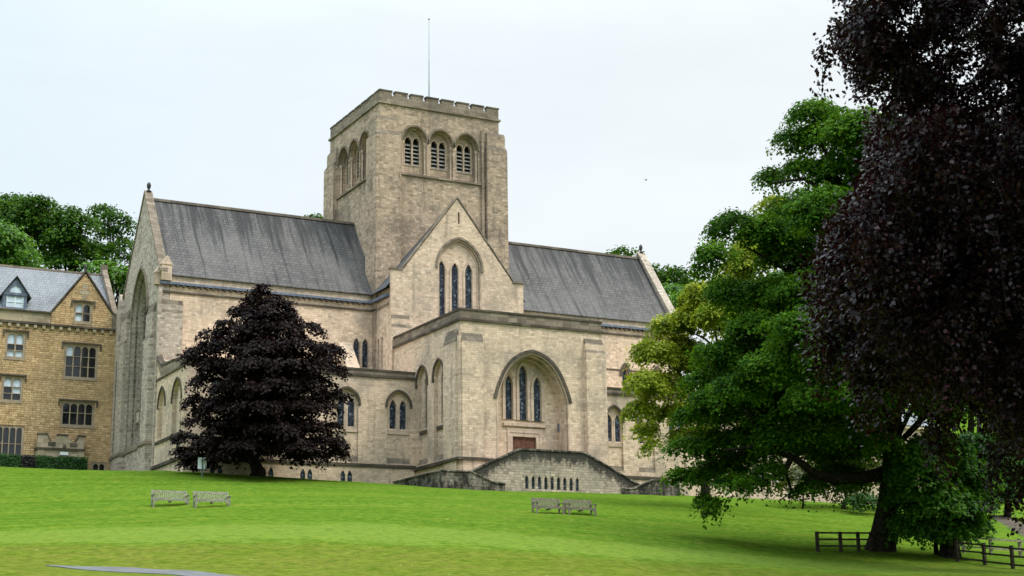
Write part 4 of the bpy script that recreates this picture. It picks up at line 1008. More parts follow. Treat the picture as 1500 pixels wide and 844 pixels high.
# ---- purple maple in front of the west aisle
b0 = np.array([-15.3, 2.0, gz(-15.3, 2.0)]); D0 = 111.7
rg = np.random.default_rng(5); bl = []
D0 = float((b0-EYE)@fw)
for x, y, rx, ry, dd in ((384, 426, 11, 10, 0), (372, 442, 16, 12, 0), (400, 446, 16, 12, 0), (352, 458, 18, 11, 0), (388, 462, 30, 16, -1), (425, 466, 18, 11, 0), (330, 478, 16, 9, 0), (365, 484, 30, 15, -1.5), (410, 486, 34, 16, -1), (452, 484, 18, 10, 0),
      (305, 492, 14, 8, 0), (295, 512, 22, 10, 0), (335, 508, 30, 15, -2), (385, 512, 38, 18, -3), (435, 510, 34, 16, -2), (476, 512, 20, 11, 0), (288, 530, 16, 9, .5), (320, 538, 30, 14, -2), (370, 540, 40, 18, -4), (425, 540, 38, 17, -3.5), (470, 538, 26, 14, -1),
      (300, 562, 24, 12, -1), (340, 570, 34, 15, -3.5), (395, 570, 42, 17, -4.5), (445, 568, 34, 16, -3), (480, 562, 14, 10, 0), (286, 588, 20, 10, 0), (325, 598, 34, 14, -3), (380, 602, 44, 17, -5), (435, 600, 38, 16, -3.5), (474, 596, 18, 13, -1),
      (296, 620, 28, 11, -1.5), (345, 628, 38, 14, -4), (400, 632, 44, 15, -5), (450, 628, 34, 14, -3), (484, 626, 14, 10, 0), (275, 645, 22, 11, 0), (310, 652, 34, 13, -3), (365, 656, 42, 13, -5), (425, 654, 42, 14, -4), (475, 650, 26, 12, -1.5), (500, 657, 13, 10, 0),
      (282, 520, 18, 11, -.5), (490, 520, 16, 10, 0), (494, 545, 14, 10, -.5), (490, 580, 16, 10, 0), (262, 663, 14, 9, 0), (285, 672, 20, 10, -1), (330, 668, 30, 10, -3), (490, 668, 16, 9, 0), (455, 668, 26, 9, -2), (275, 681, 14, 8, -.5), (300, 680, 18, 8, -1)):
    e_ = (1.12+rg.uniform(-.12, .2)) if abs(dd) < 1.6 else 1.0
    bl.append(blob_at(385+(x-385)*.99, y, rx*e_, D0, ry*e_, dd*1.1, .95))
    if abs(dd) > 2.4 : bl.append(blob_at(x, y, rx*.95, D0, ry, -dd*1.1, .95))
for k_ in range(46):
    y = rg.uniform(450, 672); hw = np.interp(y, [420, 480, 520, 560, 600, 650, 680], [8, 58, 92, 96, 96, 118, 100]); q_ = rg.uniform(-1, 1)
    bl.append(blob_at(385+q_*hw*.92, y, rg.uniform(11, 20), D0, rg.uniform(11, 19), rg.uniform(-1, 1)*(1-abs(q_))*4.5, .95))
for y, rr in ((470, 1.8), (510, 2.4), (550, 2.8), (590, 3), (630, 3.2)): bl.append((at(385, y, D0), (rr, rr, 1.3)))
tree(11, 'purple_maple', 'dark purple maple tree standing alone on the lawn against the west aisle', 'tree', b0, bl, L_MAPLE, .22, .62, 36, 1.75, .42, b0+np.array([.2, 0, 12.3]), aspect=.8, nl=34)
# ---- great sycamore
DS = 82.0
sb = on_ground(1290, 806, 60, 110); DS = float((sb-EYE)@fw)
SY = [(1195, 170, 40, 26), (1215, 205, 48, 26), (1165, 205, 30, 20), (1250, 190, 50, 34), (1180, 250, 36, 22), (1128, 262, 20, 20), (1235, 250, 48, 30), (1290, 215, 60, 50), (1275, 300, 66, 44),
      (1085, 335, 52, 24), (1050, 372, 30, 18), (1125, 345, 48, 30), (1165, 375, 60, 40), (1030, 392, 18, 10), (1070, 430, 44, 24), (1120, 440, 60, 34), (1105, 480, 50, 26), (1200, 440, 76, 50), (1290, 420, 100, 66),
      (1050, 520, 40, 22), (1095, 545, 60, 32), (1160, 520, 70, 36), (1240, 530, 80, 46), (1060, 590, 48, 28), (1020, 610, 36, 22), (1100, 610, 60, 26), (1170, 590, 70, 30), (1010, 660, 34, 22), (1050, 650, 44, 22),
      (1000, 700, 26, 16), (1055, 692, 40, 16), (1037, 735, 22, 14), (1040, 756, 12, 12), (1340, 330, 90, 80), (1400, 420, 110, 90), (1380, 540, 100, 70), (1330, 590, 80, 40), (1250, 600, 60, 28), (1460, 560, 80, 60),
      (1090, 640, 46, 18), (1140, 622, 56, 20), (1200, 612, 56, 22), (1255, 640, 40, 20), (1075, 675, 34, 13), (1120, 662, 34, 13), (1175, 640, 44, 18), (1030, 690, 30, 14), (1215, 660, 30, 14), (1100, 520, 60, 30), (1150, 570, 60, 28), (1020, 560, 26, 16), (1240, 665, 50, 22), (1262, 702, 34, 14), (1205, 702, 32, 12), (1285, 640, 34, 24), (1160, 655, 40, 16), (1230, 690, 40, 10)]
FRONT = [(1130, 688, 28, 11, -3.6), (1100, 706, 26, 10, -3.6), (1075, 705, 24, 10, -3.6), (1190, 638, 40, 15, -4), (1245, 635, 44, 18, -4), (1140, 640, 36, 13, -4), (1185, 718, 22, 8, -3.5), (1290, 650, 30, 18, -3), (1230, 520, 70, 34, -9), (1180, 480, 60, 30, -8), (1280, 570, 60, 22, -11), (1130, 540, 50, 24, -6), (1080, 570, 44, 20, -5), (1200, 580, 56, 20, -8), (1240, 720, 16, 7, -2.6)]
rg = np.random.default_rng(21); bl = []
for x, y, rx, ry in SY:
    lowc = y > 630 and x > 1120
    bl.append(blob_at(x, y, rx, DS, ry, rg.uniform(-2.2, 2.8) if not lowc else rg.uniform(.8, 3.0), .9))
for x, y, rx, ry, q in FRONT: bl.append(blob_at(x, y, rx, DS, ry, q, .9))
for x, y, rx, ry in ((1200, 330, 90, 60), (1260, 420, 120, 80), (1180, 520, 100, 50), (1300, 320, 90, 80), (1350, 470, 110, 80)):
    bl.append(blob_at(x, y, rx, DS, ry, 5.0, .9)); bl.append(blob_at(x+20, y-10, rx*.8, DS, ry*.8, -5.0, .8))
for x, y, rx, ry, q in ((1300, 480, 120, 60, -8), (1380, 420, 130, 80, -8), (1250, 560, 80, 30, -7), (1400, 540, 110, 50, -8), (1320, 440, 110, 60, -14), (1420, 460, 130, 70, -14), (1290, 520, 60, 30, -12), (1290, 390, 70, 50, -20), (1400, 350, 110, 60, -22), (1340, 300, 90, 60, -18), (1480, 420, 100, 60, -20), (1330, 460, 80, 40, -24)):
    bl.append(blob_at(x, y, rx, DS, ry, q, .8))  # unseen crown masses added behind the beech to shade the foreground grass
syc = thing('sycamore_tree', 'huge spreading dark green sycamore with low drooping limbs at the edge of the lawn', 'tree', tuple(sb))
P, N, L, W, ti, CS, _ = canopy(31, bl, 2.1, .74, 74, .20, thick=.45)
leaf_mesh('crown', P, N, L, W, ti, L_SYC, syc)
mb = MB()
T = lambda px, py, dd=0.0: at(px, py, DS+dd)
mb.tube([sb-np.array([0, 0, .4]), sb+np.array([0, 0, .05]), T(1294, 780), T(1300, 740), T(1306, 690), T(1308, 620), T(1300, 540), T(1285, 430), T(1262, 320), T(1235, 220)], [.95, .85, .66, .54, .5, .48, .42, .34, .22, .08], 12)
def limb(pts, r0, r1): mb.tube(pts, list(np.linspace(r0, r1, len(pts))), 8, False)
limb([T(1306, 690), T(1265, 700, -1), T(1220, 702, -2), T(1195, 695, -2.5), T(1165, 672, -3), T(1145, 664, -3), T(1120, 640, -3), T(1090, 600, -3)], .36, .07)
limb([T(1160, 668, -3), T(1150, 690, -3), T(1135, 700, -3.2), T(1110, 692, -3.2), T(1085, 702, -3.4), T(1050, 700, -3.5)], .17, .04)
limb([T(1150, 690, -3), T(1160, 720, -3), T(1140, 735, -3)], .1, .02)
limb([T(1145, 664, -3), T(1138, 640, -3), T(1100, 655, -3), T(1060, 660, -3.4)], .2, .05)
limb([T(1195, 695, -2.5), T(1170, 715, -3), T(1165, 735, -3)], .12, .03)
limb([T(1308, 620), T(1250, 560, 1), T(1180, 540, 1), T(1110, 560, 0), T(1050, 620, 0)], .4, .06)
limb([T(1285, 430), T(1220, 405, 1), T(1150, 395, 1.5), T(1090, 360, 1.5)], .28, .04)
limb([T(1262, 320), T(1220, 290, 0), T(1180, 262, 0), T(1130, 268, 0)], .24, .04)
limb([T(1262, 320), T(1230, 270, 1), T(1200, 200, 1), T(1190, 165, 1)], .2, .04)
limb([T(1300, 540), T(1380, 470, 1), T(1440, 400, 2)], .36, .08)
rg = np.random.default_rng(8)
axp = [T(1306, 660), T(1300, 540), T(1285, 430), T(1262, 320)]
for k in rg.choice(len(CS), 70, replace=False):
    q = CS[k]; s = axp[int(np.argmin([abs(a[2]-q[2]+2.0)+.02*np.linalg.norm(a-q) for a in axp]))]; d = q-s; ln = np.linalg.norm(d)
    mb.tube([s, s+d*.3+np.array([0, 0, .05*ln]), s+d*.6+rg.normal(0, .04, 3)*ln+np.array([0, 0, .07*ln]), q], [.14, .1, .06, .015], 5, False)
mb.build('trunk', BARK, syc, True)
# ---- suckering bush round its foot
bb = on_ground(1372, 812, 60, 110); DB = float((bb-EYE)@fw)
BU = [(1352, 690, 40, 30), (1330, 735, 34, 30), (1395, 690, 46, 30), (1425, 735, 30, 26), (1385, 745, 52, 34), (1345, 778, 38, 18), (1400, 780, 40, 18), (1330, 700, 26, 40), (1370, 652, 34, 20), (1345, 660, 26, 16), (1400, 665, 26, 16), (1440, 700, 20, 20), (1425, 770, 24, 14), (1320, 770, 20, 18)]
rg = np.random.default_rng(3)
tree(41, 'sucker_bush', 'mid green leafy bush crowding the foot of the sycamore trunk', 'bush', bb, [blob_at(x, y, rx*1.12, DB, ry*1.12, rg.uniform(-2.0, .3), .9) for x, y, rx, ry in BU], L_BRIGHT2, .24, .6, 60, 2.8, .12, bb+np.array([0, 0, 4.0]))
# ---- yellow green tree between sycamore and abbey
yb = on_ground(1090, 733, 85, 150); DY_ = 104.0; yb = at(1030, 732, DY_); yb[2] = gz(yb[0], yb[1])
YL = [(985, 480, 34, 22), (958, 520, 34, 22), (1000, 520, 40, 26), (945, 560, 28, 18), (975, 570, 40, 24), (940, 600, 26, 16), (945, 632, 18, 12), (952, 655, 9, 10), (985, 610, 34, 18), (1020, 470, 36, 22), (1030, 540, 50, 30), (1040, 430, 40, 20),
      (1075, 415, 36, 18), (1015, 442, 20, 14), (1090, 470, 60, 40), (1100, 380, 40, 24), (1060, 600, 40, 20), (1110, 560, 60, 40), (1010, 600, 26, 14), (1135, 300, 26, 14), (1165, 312, 30, 14), (1100, 352, 26, 12), (1075, 395, 24, 12), (1050, 455, 30, 14), (1000, 640, 24, 14), (1030, 640, 24, 14)]
rg = np.random.default_rng(4)
tree(51, 'yellow_green_maple', 'yellow green leafed tree between the dark sycamore and the abbey', 'tree', yb, [blob_at(x, y, rx, DY_, ry, rg.uniform(-2.5, 2.5), .9) for x, y, rx, ry in YL], L_LIME, .25, .8, 66, 2.0, .3, at(1100, 360, DY_), nl=40)
# ---- smaller growth behind, under the sycamore
def small(seed, name, label, px, py, d, bls, mat, cat='tree', leaf=.3, r0=.15, group=None, per=1.2):
    b = at(px, py, d); b[2] = gz(b[0], b[1]); rg = np.random.default_rng(seed)
    return tree(seed, name, label, cat, b, [blob_at(x, y, rx, d, ry, rg.uniform(-2, 2), .9) for x, y, rx, ry in bls], mat, leaf, .9, 40, per, r0, at(px, min(y-ry for x, y, rx, ry in bls)+20, d), group, nl=14)
small(61, 'olive_tree', 'small olive green tree seen under the sycamore limbs left of its trunk', 1235, 735, 116, [(1230, 605, 34, 22), (1265, 615, 30, 22), (1190, 655, 26, 16), (1285, 690, 20, 22), (1215, 660, 30, 20), (1245, 640, 34, 24), (1270, 660, 34, 26), (1235, 690, 44, 24), (1200, 700, 28, 18), (1270, 700, 30, 22)], L_OLIVE)
small(62, 'olive_bush', 'low olive bush on the lawn edge under the sycamore limb', 1175, 728, 112, [(1160, 700, 18, 14), (1180, 690, 20, 16), (1195, 708, 22, 14), (1150, 712, 14, 8)], L_OLIVE, 'bush', r0=.08)
small(63, 'dark_yew', 'dark tree behind the bush beside the gravel steps', 1475, 758, 122, [(1450, 690, 34, 34), (1485, 670, 40, 40), (1500, 720, 40, 30), (1455, 730, 30, 24), (1520, 690, 40, 40), (1430, 660, 34, 30)], L_HEDGE, r0=.3)
small(64, 'tall_dark_tree', 'tall dark green tree behind the copper beech boughs', 1420, 745, 128, [(1420, 600, 60, 50), (1480, 560, 70, 60), (1380, 560, 60, 50), (1440, 500, 70, 50), (1490, 640, 60, 50), (1520, 620, 60, 50), (1560, 540, 70, 60)], L_HEDGE, r0=.4, per=.9)
small(66, 'edge_tree', 'dark tree mostly behind the copper beech at the right margin of the picture', 1540, 838, 70, [(1420, 430, 90, 60), (1500, 380, 110, 80), (1580, 450, 110, 80), (1470, 520, 80, 50), (1560, 560, 100, 60), (1380, 360, 80, 60), (1530, 620, 50, 40), (1640, 540, 90, 70)], L_HEDGE, r0=.5, leaf=.22)  # crown kept this near, mostly unseen, to shade the foreground grass
small(65, 'flower_bush', 'tiny bush at the crest of the lawn right of the pale building', 1262, 738, 113, [(1262, 731, 10, 6), (1250, 733, 8, 5), (1278, 734, 10, 5)], L_HEDGE, 'bush', r0=.04, per=4)
# ---- wood on the hill
HG = 'trees on the hill behind the abbey'
def hill(seed, name, label, px, d, bls, mat, leaf=.5):
    b = at(px, 500, d); b[2] = gz(b[0], b[1]); rg = np.random.default_rng(seed)
    y0 = min(y-ry for x, y, rx, ry in bls)
    return tree(seed, name, label, 'tree', b, [blob_at(x, y, rx, d, ry, rg.uniform(-3, 3), .9) for x, y, rx, ry in bls], mat, leaf, 1.7, 46, .42, .4, at(px, y0+22, d), HG, nl=22)
hill(71, 'bright_lime_tree', 'bright yellow green tree at the left end of the house roof', -5, 178, [(0, 345, 34, 24), (25, 365, 30, 20), (-25, 350, 34, 28), (10, 385, 40, 20), (42, 380, 18, 12), (-40, 385, 40, 24)], L_BRIGHT)
hill(72, 'broad_oak', 'tall dark green tree with the highest crown behind the house roof', 45, 202, [(20, 300, 34, 16), (55, 300, 30, 14), (45, 325, 46, 22), (80, 330, 30, 18), (60, 360, 50, 26), (0, 310, 30, 18), (-30, 320, 34, 24)], L_WOOD)
hill(73, 'round_ash', 'mid green round crowned tree above the dormer', 110, 198, [(98, 315, 22, 12), (115, 330, 28, 16), (95, 350, 34, 20), (120, 370, 34, 22), (90, 385, 34, 18)], L_WOOD)
hill(74, 'open_crowned_tree', 'open crowned tree with sky gaps next to the abbey gable', 165, 206, [(150, 310, 22, 9), (172, 320, 22, 10), (190, 335, 14, 9), (160, 345, 20, 12), (145, 330, 14, 10), (180, 362, 20, 12), (150, 375, 30, 18), (192, 385, 18, 14)], L_WOOD, .45)
hill(75, 'low_green_tree', 'low green tree showing between house gable and abbey gable', 180, 182, [(175, 405, 24, 14), (150, 395, 24, 14), (195, 415, 20, 16)], L_BRIGHT)
hill(76, 'ridge_tip_tree', 'small tree tip peeping over the west nave ridge beside the tower', 460, 210, [(460, 320, 14, 5), (472, 324, 10, 5), (455, 335, 20, 10)], L_WOOD)
hill(77, 'peeping_tree', 'tree top peeping over the east nave ridge', 912, 205, [(912, 371, 17, 6), (925, 378, 14, 6), (900, 377, 10, 5), (910, 392, 24, 12)], L_WOOD)
hill(78, 'gable_side_tree', 'dark green tree behind the east gable of the abbey', 965, 215, [(960, 397, 14, 7), (985, 400, 22, 9), (1005, 405, 18, 8), (975, 415, 30, 14), (1010, 425, 24, 14)], L_WOOD)
hill(79, 'soft_green_tree', 'soft bright green tree below the darker one right of the east gable', 985, 190, [(985, 428, 24, 12), (1005, 440, 24, 14), (965, 440, 18, 14), (995, 460, 26, 16)], L_BRIGHT)
rg = np.random.default_rng(99)
for i, (px, d, py) in enumerate(((-90, 195, 330), (-160, 205, 320), (-230, 190, 345), (1075, 210, 420), (1140, 215, 415), (1210, 205, 425), (1300, 215, 420), (1420, 200, 425), (1520, 210, 420))):
    s_ = d/200.0
    hill(120+i, 'hill_tree', 'green tree on the wooded hill outside the gap between abbey and sycamore', px, d, [(px, py, 34, 20), (px-26, py+22, 34, 22), (px+26, py+20, 34, 22), (px, py+40, 50, 26)], L_WOOD, .6)
# ---- copper beech, hanging boughs close to the camera
DBE = 26.0
be_b = at(1640, 900, DBE+1); be_b[2] = gz(be_b[0], be_b[1])
bee = thing('copper_beech', 'near black copper beech whose weeping boughs fill the upper right', 'tree', tuple(be_b))
rg = np.random.default_rng(77)
edge = [(-60, 1225), (0, 1226), (60, 1210), (95, 1208), (120, 1245), (160, 1250), (200, 1258), (250, 1262), (285, 1225), (320, 1202), (360, 1198), (420, 1200), (470, 1204), (500, 1215), (520, 1258), (560, 1275), (600, 1290), (640, 1310), (660, 1360), (700, 1470)]
ex_ = np.array(edge, float)
def bottom(px): return np.interp(px, [1190, 1230, 1260, 1300, 1350, 1400, 1440, 1480, 1600, 1900], [500, 510, 545, 585, 600, 615, 640, 700, 720, 690])
SP = []                                            # sprays: origin, direction, length
def spray(px, py, dd, lenm, droop=1.0):
    SP.append((at(px, py, DBE+dd), lenm, droop))
n_in = 0
while n_in < 3600:
    px = rg.uniform(1190, 1600); py = rg.uniform(-60, 680)
    if px < np.interp(py, ex_[:, 0], ex_[:, 1])+rg.uniform(12, 34) or py > bottom(px)-rg.uniform(50, 95): continue
    gap = (.9 if px < 1320 else .55) if (py < 160 and px < 1490) else 1.0
    # thin where sky flecks show
    fl = math.sin(px*.05+1.0+py*.02)*math.sin(py*.06+px*.017)
    if py < 150 and fl > .15 and rg.uniform() < .95: continue
    if 1245 < px < 1330 and 120 < py < 190 and rg.uniform() < .6: continue
    if rg.uniform() > gap: continue
    spray(px, py, rg.uniform(-2.6, 4.6) if py > 160 else rg.uniform(-1.0, 1.0), rg.uniform(.45, .95) if py > 160 else rg.uniform(.35, .6)); n_in += 1
for px, py, k in ((1200, 470, 5), (1195, 440, 4), (1208, 490, 5), (1270, 560, 5), (1375, 600, 6), (1380, 610, 5), (1300, 560, 3), (1196, 395, 4), (1222, 40, 3), (1207, 80, 2), (1460, 660, 5), (1490, 690, 5)):
    for j in range(k): spray(px+rg.normal(0, 5), py+j*9-14, rg.uniform(-.4, .4), .5, 1.6)
for k in range(26):                                 # single hanging strands at the left edge
    px = rg.uniform(1203, 1330); y0 = rg.uniform(300, 470); ln_ = rg.uniform(70, 190); dd = rg.uniform(-1.2, .6)
    if y0+ln_ > np.interp(px, [1200, 1260, 1300, 1400], [545, 600, 640, 690]): continue
    for y in np.arange(y0, y0+ln_, 15): spray(px+rg.normal(0, 5)+4*math.sin(y*.05), y, dd, rg.uniform(.25, .4), 1.4)
for i in range(2600):                                # the rest of the crown, beyond the frame
    px = rg.uniform(1580, 2450); py = rg.uniform(-900, 720)
    if py > 690-abs(px-1900)*.1: continue
    spray(px, py, rg.uniform(-5.5, 6.5), rg.uniform(.9, 1.5))
for i in range(900):
    px = rg.uniform(1230, 1800); py = rg.uniform(-700, -50)
    if px < 1225-py*.35 or (py > -170 and px < 1560): continue
    spray(px, py, rg.uniform(-4, 5), rg.uniform(.8, 1.3))
Pl = []; Nl = []; Al = []; Tl = []; tw_ = MB()
for c, ln, dr in SP:
    az = rg.uniform(0, 2*pi); h = np.array([math.cos(az), math.sin(az), 0]); 
    big = ln > .92
    nn = int(rg.integers(44, 74))
    t = rg.uniform(0, 1, nn)
    hz = .5 if ln < .97 else .8
    bend = np.stack([hz*h[0]*t, hz*h[1]*t, .1*t-dr*1.1*t**1.6], -1)*ln
    side = np.cross(h, [0, 0, 1.0])
    offs = rg.normal(0, .09, (nn, 1))*side+rg.normal(0, .075, (nn, 3))
    Pl.append(c+bend+offs); 
    Nl.append(unit(np.array([0, 0, .7])+h*.55+rg.normal(0, .55, (nn, 3))))
    Al.append(unit(h*.8+np.array([0, 0, -.9])+np.sign(rg.normal(size=(nn, 1)))*side*.7+rg.normal(0, .3, (nn, 3))))
    Tl.append(np.full(nn, .45+rg.normal(0, .22))+rg.normal(0, .18, nn))
    if rg.uniform() < .4:
        tw_.tube([c, c+np.array([hz*h[0]*.5, hz*h[1]*.5, .05-.36*dr])*ln, c+np.array([hz*h[0], hz*h[1], .1-dr*1.1])*ln], [.008, .006, .003], 4, False)
P = np.concatenate(Pl); N = np.concatenate(Nl); A = np.concatenate(Al); T_ = np.concatenate(Tl)
Lb = .095*rg.uniform(.65, 1.25, len(P))
leaf_mesh('crown', P, N, Lb, Lb*.66, T_, L_BEECH, bee, .14, A)
top_b = at(1760, -500, DBE+1)
tw_.tube([be_b-np.array([0, 0, .3]), be_b, be_b*.9+top_b*.1, be_b*.65+top_b*.35, top_b], [.85, .7, .52, .4, .1], 12)
for px, py, dd in ((1300, 80, 0), (1240, 320, -.5), (1350, 200, 1), (1400, 450, 0), (1450, 100, 2), (1330, 480, -1), (1480, 300, 1), (2000, 100, 2), (2150, -200, -2), (1900, 350, -3), (2050, 400, 3), (1500, -300, 0), (1380, -300, 2)):
    q = at(px, py, DBE+dd); f_ = rg.uniform(.3, .75); s = be_b*(1-f_)+top_b*f_; d = q-s; ln = np.linalg.norm(d)
    tw_.tube([s, s+d*.35+np.array([0, 0, .16*ln]), s+d*.7+np.array([0, 0, .14*ln]), q], [.13, .09, .05, .012], 6, False)
tw_.build('trunk', BARK, bee, True)
# ---- hedges in front of the house
def hedge(name, label, x0, x1, mat, seed, grp='clipped hedge before the house'):
    rg = np.random.default_rng(seed); y0, y1 = 24.2, 25.6
    zt_ = on_y(60, 669, 24.9)[2]; zb = min(gz(x0, 24.5), gz(x1, 24.5))-.2
    t = thing(name, label, 'hedge', ((x0+x1)/2, 24.9, zb), grp)
    n = int((x1-x0)*(zt_-zb)*260); u = rg.uniform(x0, x1, n); f_ = rg.uniform(0, 1, n)
    top_ = f_ < .35; y = np.where(top_, rg.uniform(y0, y1, n), y0+rg.normal(.05, .07, n)); z = np.where(top_, zt_+rg.normal(-.03, .05, n)+.06*np.sin(u*2.1), rg.uniform(zb, zt_, n))
    P = np.stack([u, y, z], -1); Nn = np.where(top_[:, None], [0, -.2, 1.0], [0, -1.0, .35])+rg.normal(0, .4, (n, 3))
    L_ = rg.uniform(.1, .2, n); leaf_mesh('foliage', P, Nn, L_, L_*.7, .5+.25*np.sin(u*3+z*4)+rg.normal(0, .15, n), mat, t)
    m = MB(); m.box(x0+.03, x1-.03, y0+.1, y1-.1, zb, zt_-.12); m.build('stems', mat, t)
hx = [on_y(p, 680, 24.2)[0] for p in (-120, 31, 52, 129)]
hedge('hedge', 'clipped green hedge length at the far left by the bay window', hx[0], hx[1]-.01, L_HEDGE, 1)
hedge('purple_hedge', 'short purple brown hedge length between two green ones', hx[1], hx[2]-.01, L_DARKHEDGE, 2)
hedge('hedge', 'clipped green hedge length in front of the house porch', hx[2], hx[3], L_HEDGE, 3)
# ------------------------------------------------------------------ benches
BG = 'wooden benches on the lawn'
def bench(px, py, wid, rz, label, mat, name='park_bench'):
    p = on_ground(px, py, 70, 110)
    t = thing(name, label, 'bench', (0, 0, 0), BG)
    w2 = wid/2
    def P(nm, fn):
        m = MB(); fn(m); return m.build(nm, mat, t)
    for sx_ in (-1, 1):
        x = sx_*(w2-.04)
        P('leg', lambda m: m.box(x-.04, x+.04, -.29, -.21, -.15, .64))
        P('leg', lambda m: (m.add([(x-.04+a, y, z) for a in (0, .08) for y, z in ((.2, -.15), (.28, -.15), (.28, .42), (.36, .96), (.29, .96), (.2, .42))],
                                  [(0, 1, 2, 3, 4, 5), (11, 10, 9, 8, 7, 6)]+[(i, (i+1) % 6, (i+1) % 6+6, i+6) for i in range(6)])))
        P('armrest', lambda m: (m.box(x-.055, x+.055, -.34, .27, .64, .69)))
        P('side_rail', lambda m: m.box(x-.03, x+.03, -.21, .2, .33, .41))
    def seat(m):
        for k in range(6): m.box(-w2+.06, w2-.06, -.27+k*.085, -.20+k*.085, .42, .445)
    P('seat', seat)
    def apron(m):
        m.box(-w2+.081, w2-.081, -.275, -.245, .32, .419)
        for sg in (-1, 1): m.add([(sg*(w2-.08), y, z) if q == 0 else ((sg*(w2-.3), y, z)) for q, z in ((0, .32), (0, .18), (1, .32)) for y in (-.272, -.248)], [(0, 2, 4), (1, 5, 3), (2, 3, 5, 4)])
        m.box(-.06, .06, -.26, .2, .24, .32)
    P('apron', apron)
    def back(m):
        lean = lambda z: .21+.08*(z-.42)/.54+.03
        def slab(x0, x1, z0, z1, th):
            y0, y1 = lean(z0), lean(z1)
            m.add([(x0, y0, z0), (x1, y0, z0), (x1, y1, z1), (x0, y1, z1), (x0, y0+th, z0), (x1, y0+th, z0), (x1, y1+th, z1), (x0, y1+th, z1)], [(0, 1, 2, 3), (7, 6, 5, 4), (0, 4, 5, 1), (1, 5, 6, 2), (2, 6, 7, 3), (3, 7, 4, 0)])
        slab(-w2+.08, w2-.08, .84, .95, .05); slab(-w2+.08, w2-.08, .46, .52, .05)
        n = int(wid/.115)
        for k in range(n):
            x = -w2+.1+(wid-.26)*k/(n-1); slab(x, x+.062, .52, .84, .025)
    P('backrest', back)
    t.location = (p[0], p[1], p[2]-.06); t.rotation_euler = (0, 0, rz)
    return t
bench(249, 740.5, 2.05, math.radians(-2), 'pale weathered bench, left one of the pair on the western lawn', PALEWOOD)
bench(310, 742.5, 2.0, math.radians(-3), 'pale weathered bench, right one of the pair on the western lawn', PALEWOOD)
bench(803, 752, 1.85, math.radians(1), 'silvery brown bench below the staircase, overlapped at its right arm by another', GREYWOOD)
bench(850, 754, 1.85, math.radians(0), 'silvery brown bench below the staircase, standing free at its right end', GREYWOOD)
# ------------------------------------------------------------------ sign on a post
sp = on_ground(296, 699, 90, 125); d_ = float((sp-EYE)@fw); ppm = FPX/d_
sg = thing('notice_board', 'white rectangular notice board on a dark post beside the purple maple', 'sign', tuple(sp))
m = MB(); m.lathe(tuple(sp-np.array([0, 0, .3])), [(0, .05), (31/ppm+.2, .05)], 8); m.build('post', METAL, sg)
m = MB(); hb = 17/ppm; zc = sp[2]+(695-666)/ppm
m.box(sp[0]-.3, sp[0]-.02, sp[1]+.05, sp[1]+.09, zc-hb, zc); m.box(sp[0]+.02, sp[0]+.3, sp[1]+.051, sp[1]+.089, zc-hb, zc); m.box(sp[0]-.02, sp[0]+.02, sp[1]+.06, sp[1]+.085, zc-hb, zc); m.build('board', WHITE, sg)
# ------------------------------------------------------------------ fences
def fence(name, label, posts, rails, mat, ph, pw=.07, rw=.05, rh=.09):
    g = [on_ground(x, y, 60, 140) for x, y in posts]
    t = thing(name, label, 'fence', tuple(g[0]), 'post and rail fences')
    for p in g:
        m = MB(); m.box(p[0]-pw, p[0]+pw, p[1]-pw, p[1]+pw, p[2]-.4, p[2]+ph); m.build('post', mat, t)
    for r in rails:
        m = MB()
        for a, b in zip(g[:-1], g[1:]):
            d = b-a; d2 = np.array([d[0], d[1], 0]); d2 /= np.linalg.norm(d2); nr = np.array([-d2[1], d2[0], 0])*rw*.5; e = d2*.1; o = -np.sign(nr@fw)*nr/np.linalg.norm(nr)*(pw+rw*.5)
            vs = [q+o+s*nr+np.array([0, 0, r+z]) for z in (-rh/2, rh/2) for q in (a-e, b+e) for s in (-1, 1)]
            m.add([tuple(v) for v in vs], [(0, 1, 3, 2), (4, 6, 7, 5), (0, 4, 5, 1), (2, 3, 7, 6), (0, 2, 6, 4), (1, 5, 7, 3)])
        m.build('rail', mat, t)
    return t
fence('rail_fence', 'dark three rail fence left of the sycamore trunk', [(1198, 808), (1232, 808), (1258, 808), (1277, 808)], (.95, .62, .28), FENCEWOOD, 1.02)
fence('rail_fence', 'dark three rail fence right of the bush, nearer than the bleached one', [(1403, 823), (1443, 828), (1484, 833), (1530, 838)], (.98, .6, .2), FENCEWOOD, 1.1)
fence('bleached_fence', 'bleached pale rail fence beyond the dark one', [(1372, 807), (1412, 810), (1452, 813), (1495, 816), (1545, 819)], (.85, .35), PALEFENCE, 1.0)
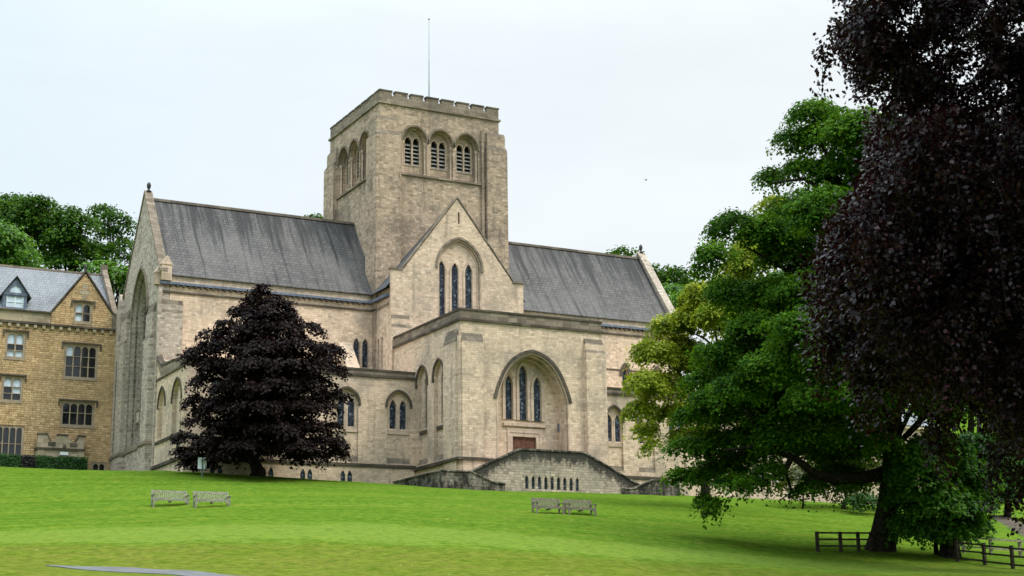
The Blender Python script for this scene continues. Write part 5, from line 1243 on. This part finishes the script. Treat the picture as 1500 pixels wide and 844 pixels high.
# dead stump in the bush's foot
st = on_ground(1392, 816, 60, 110)
so = thing('tree_stump', 'low dark broken stump at the right foot of the bush', 'stump', tuple(st))
m = MB(); rg = np.random.default_rng(6); pts = []
for z, r in ((-.3, .75), (.05, .62), (.4, .5), (.75, .48), (.95, .4)): pts.append((z, r))
m.lathe(tuple(st), pts, 14); m.v = [(x+rg.normal(0, .05), y+rg.normal(0, .05), z+rg.normal(0, .06)) for x, y, z in m.v]; m.build('bole', BARK, so)
m = MB(); m.box(st[0]-.06, st[0]+.25, st[1]-.3, st[1]-.1, st[2]+.85, st[2]+1.25); m.build('splinter', BARK, so)
# gravel steps climbing at the right
a = on_ground(1500, 785, 85, 150); b = on_ground(1452, 757, 95, 170)
dv = (b-a); L0 = np.linalg.norm(dv[:2]); dv = dv/L0; nr = np.array([-dv[1], dv[0], 0])
m = MB(); k = -8
while k*.55 < L0+2:
    c = a+dv*(k*.55); c[2] = gz(c[0], c[1])+.04; q = [c+nr*s*1.3+np.array([dv[0], dv[1], 0])*e for e in (0, .5) for s in (-1, 1)]
    m.add([tuple(v) for v in q]+[tuple(v-np.array([0, 0, .3])) for v in q], [(0, 1, 3, 2), (0, 4, 5, 1), (1, 5, 7, 3), (3, 7, 6, 2), (2, 6, 4, 0)]); k += 1
so = m.build('steps', STEPSTONE); props(so, 'brown gravel steps climbing the bank beside the dark trees', 'steps', kind='structure')
# a bird in the sky
bp = at(946, 264, 260)
bo = thing('bird', 'tiny dark bird flying in the empty sky right of the tower', 'bird', tuple(bp))
m = MB(); m.tube([bp+np.array([-.2, 0, 0]), bp+np.array([-.1, 0, .02]), bp+np.array([.06, 0, .02]), bp+np.array([.2, 0, .03]), bp+np.array([.26, 0, .02])], [.02, .06, .07, .045, .01], 8)
for s in (-1, 1):
    w_ = [bp+np.array(v) for v in ((-.08, s*.04, .03), (.1, s*.04, .03), (.06, s*.26, .12), (-.04, s*.45, .04), (-.1, s*.22, .1))]
    m.add([tuple(v) for v in w_]+[tuple(v+np.array([0, 0, .015])) for v in w_], [(0, 1, 2, 4), (4, 2, 3), (5, 6, 7, 9), (9, 7, 8), (0, 1, 6, 5), (1, 2, 7, 6), (2, 3, 8, 7), (3, 4, 9, 8)])
m.build('body', DARK, bo)
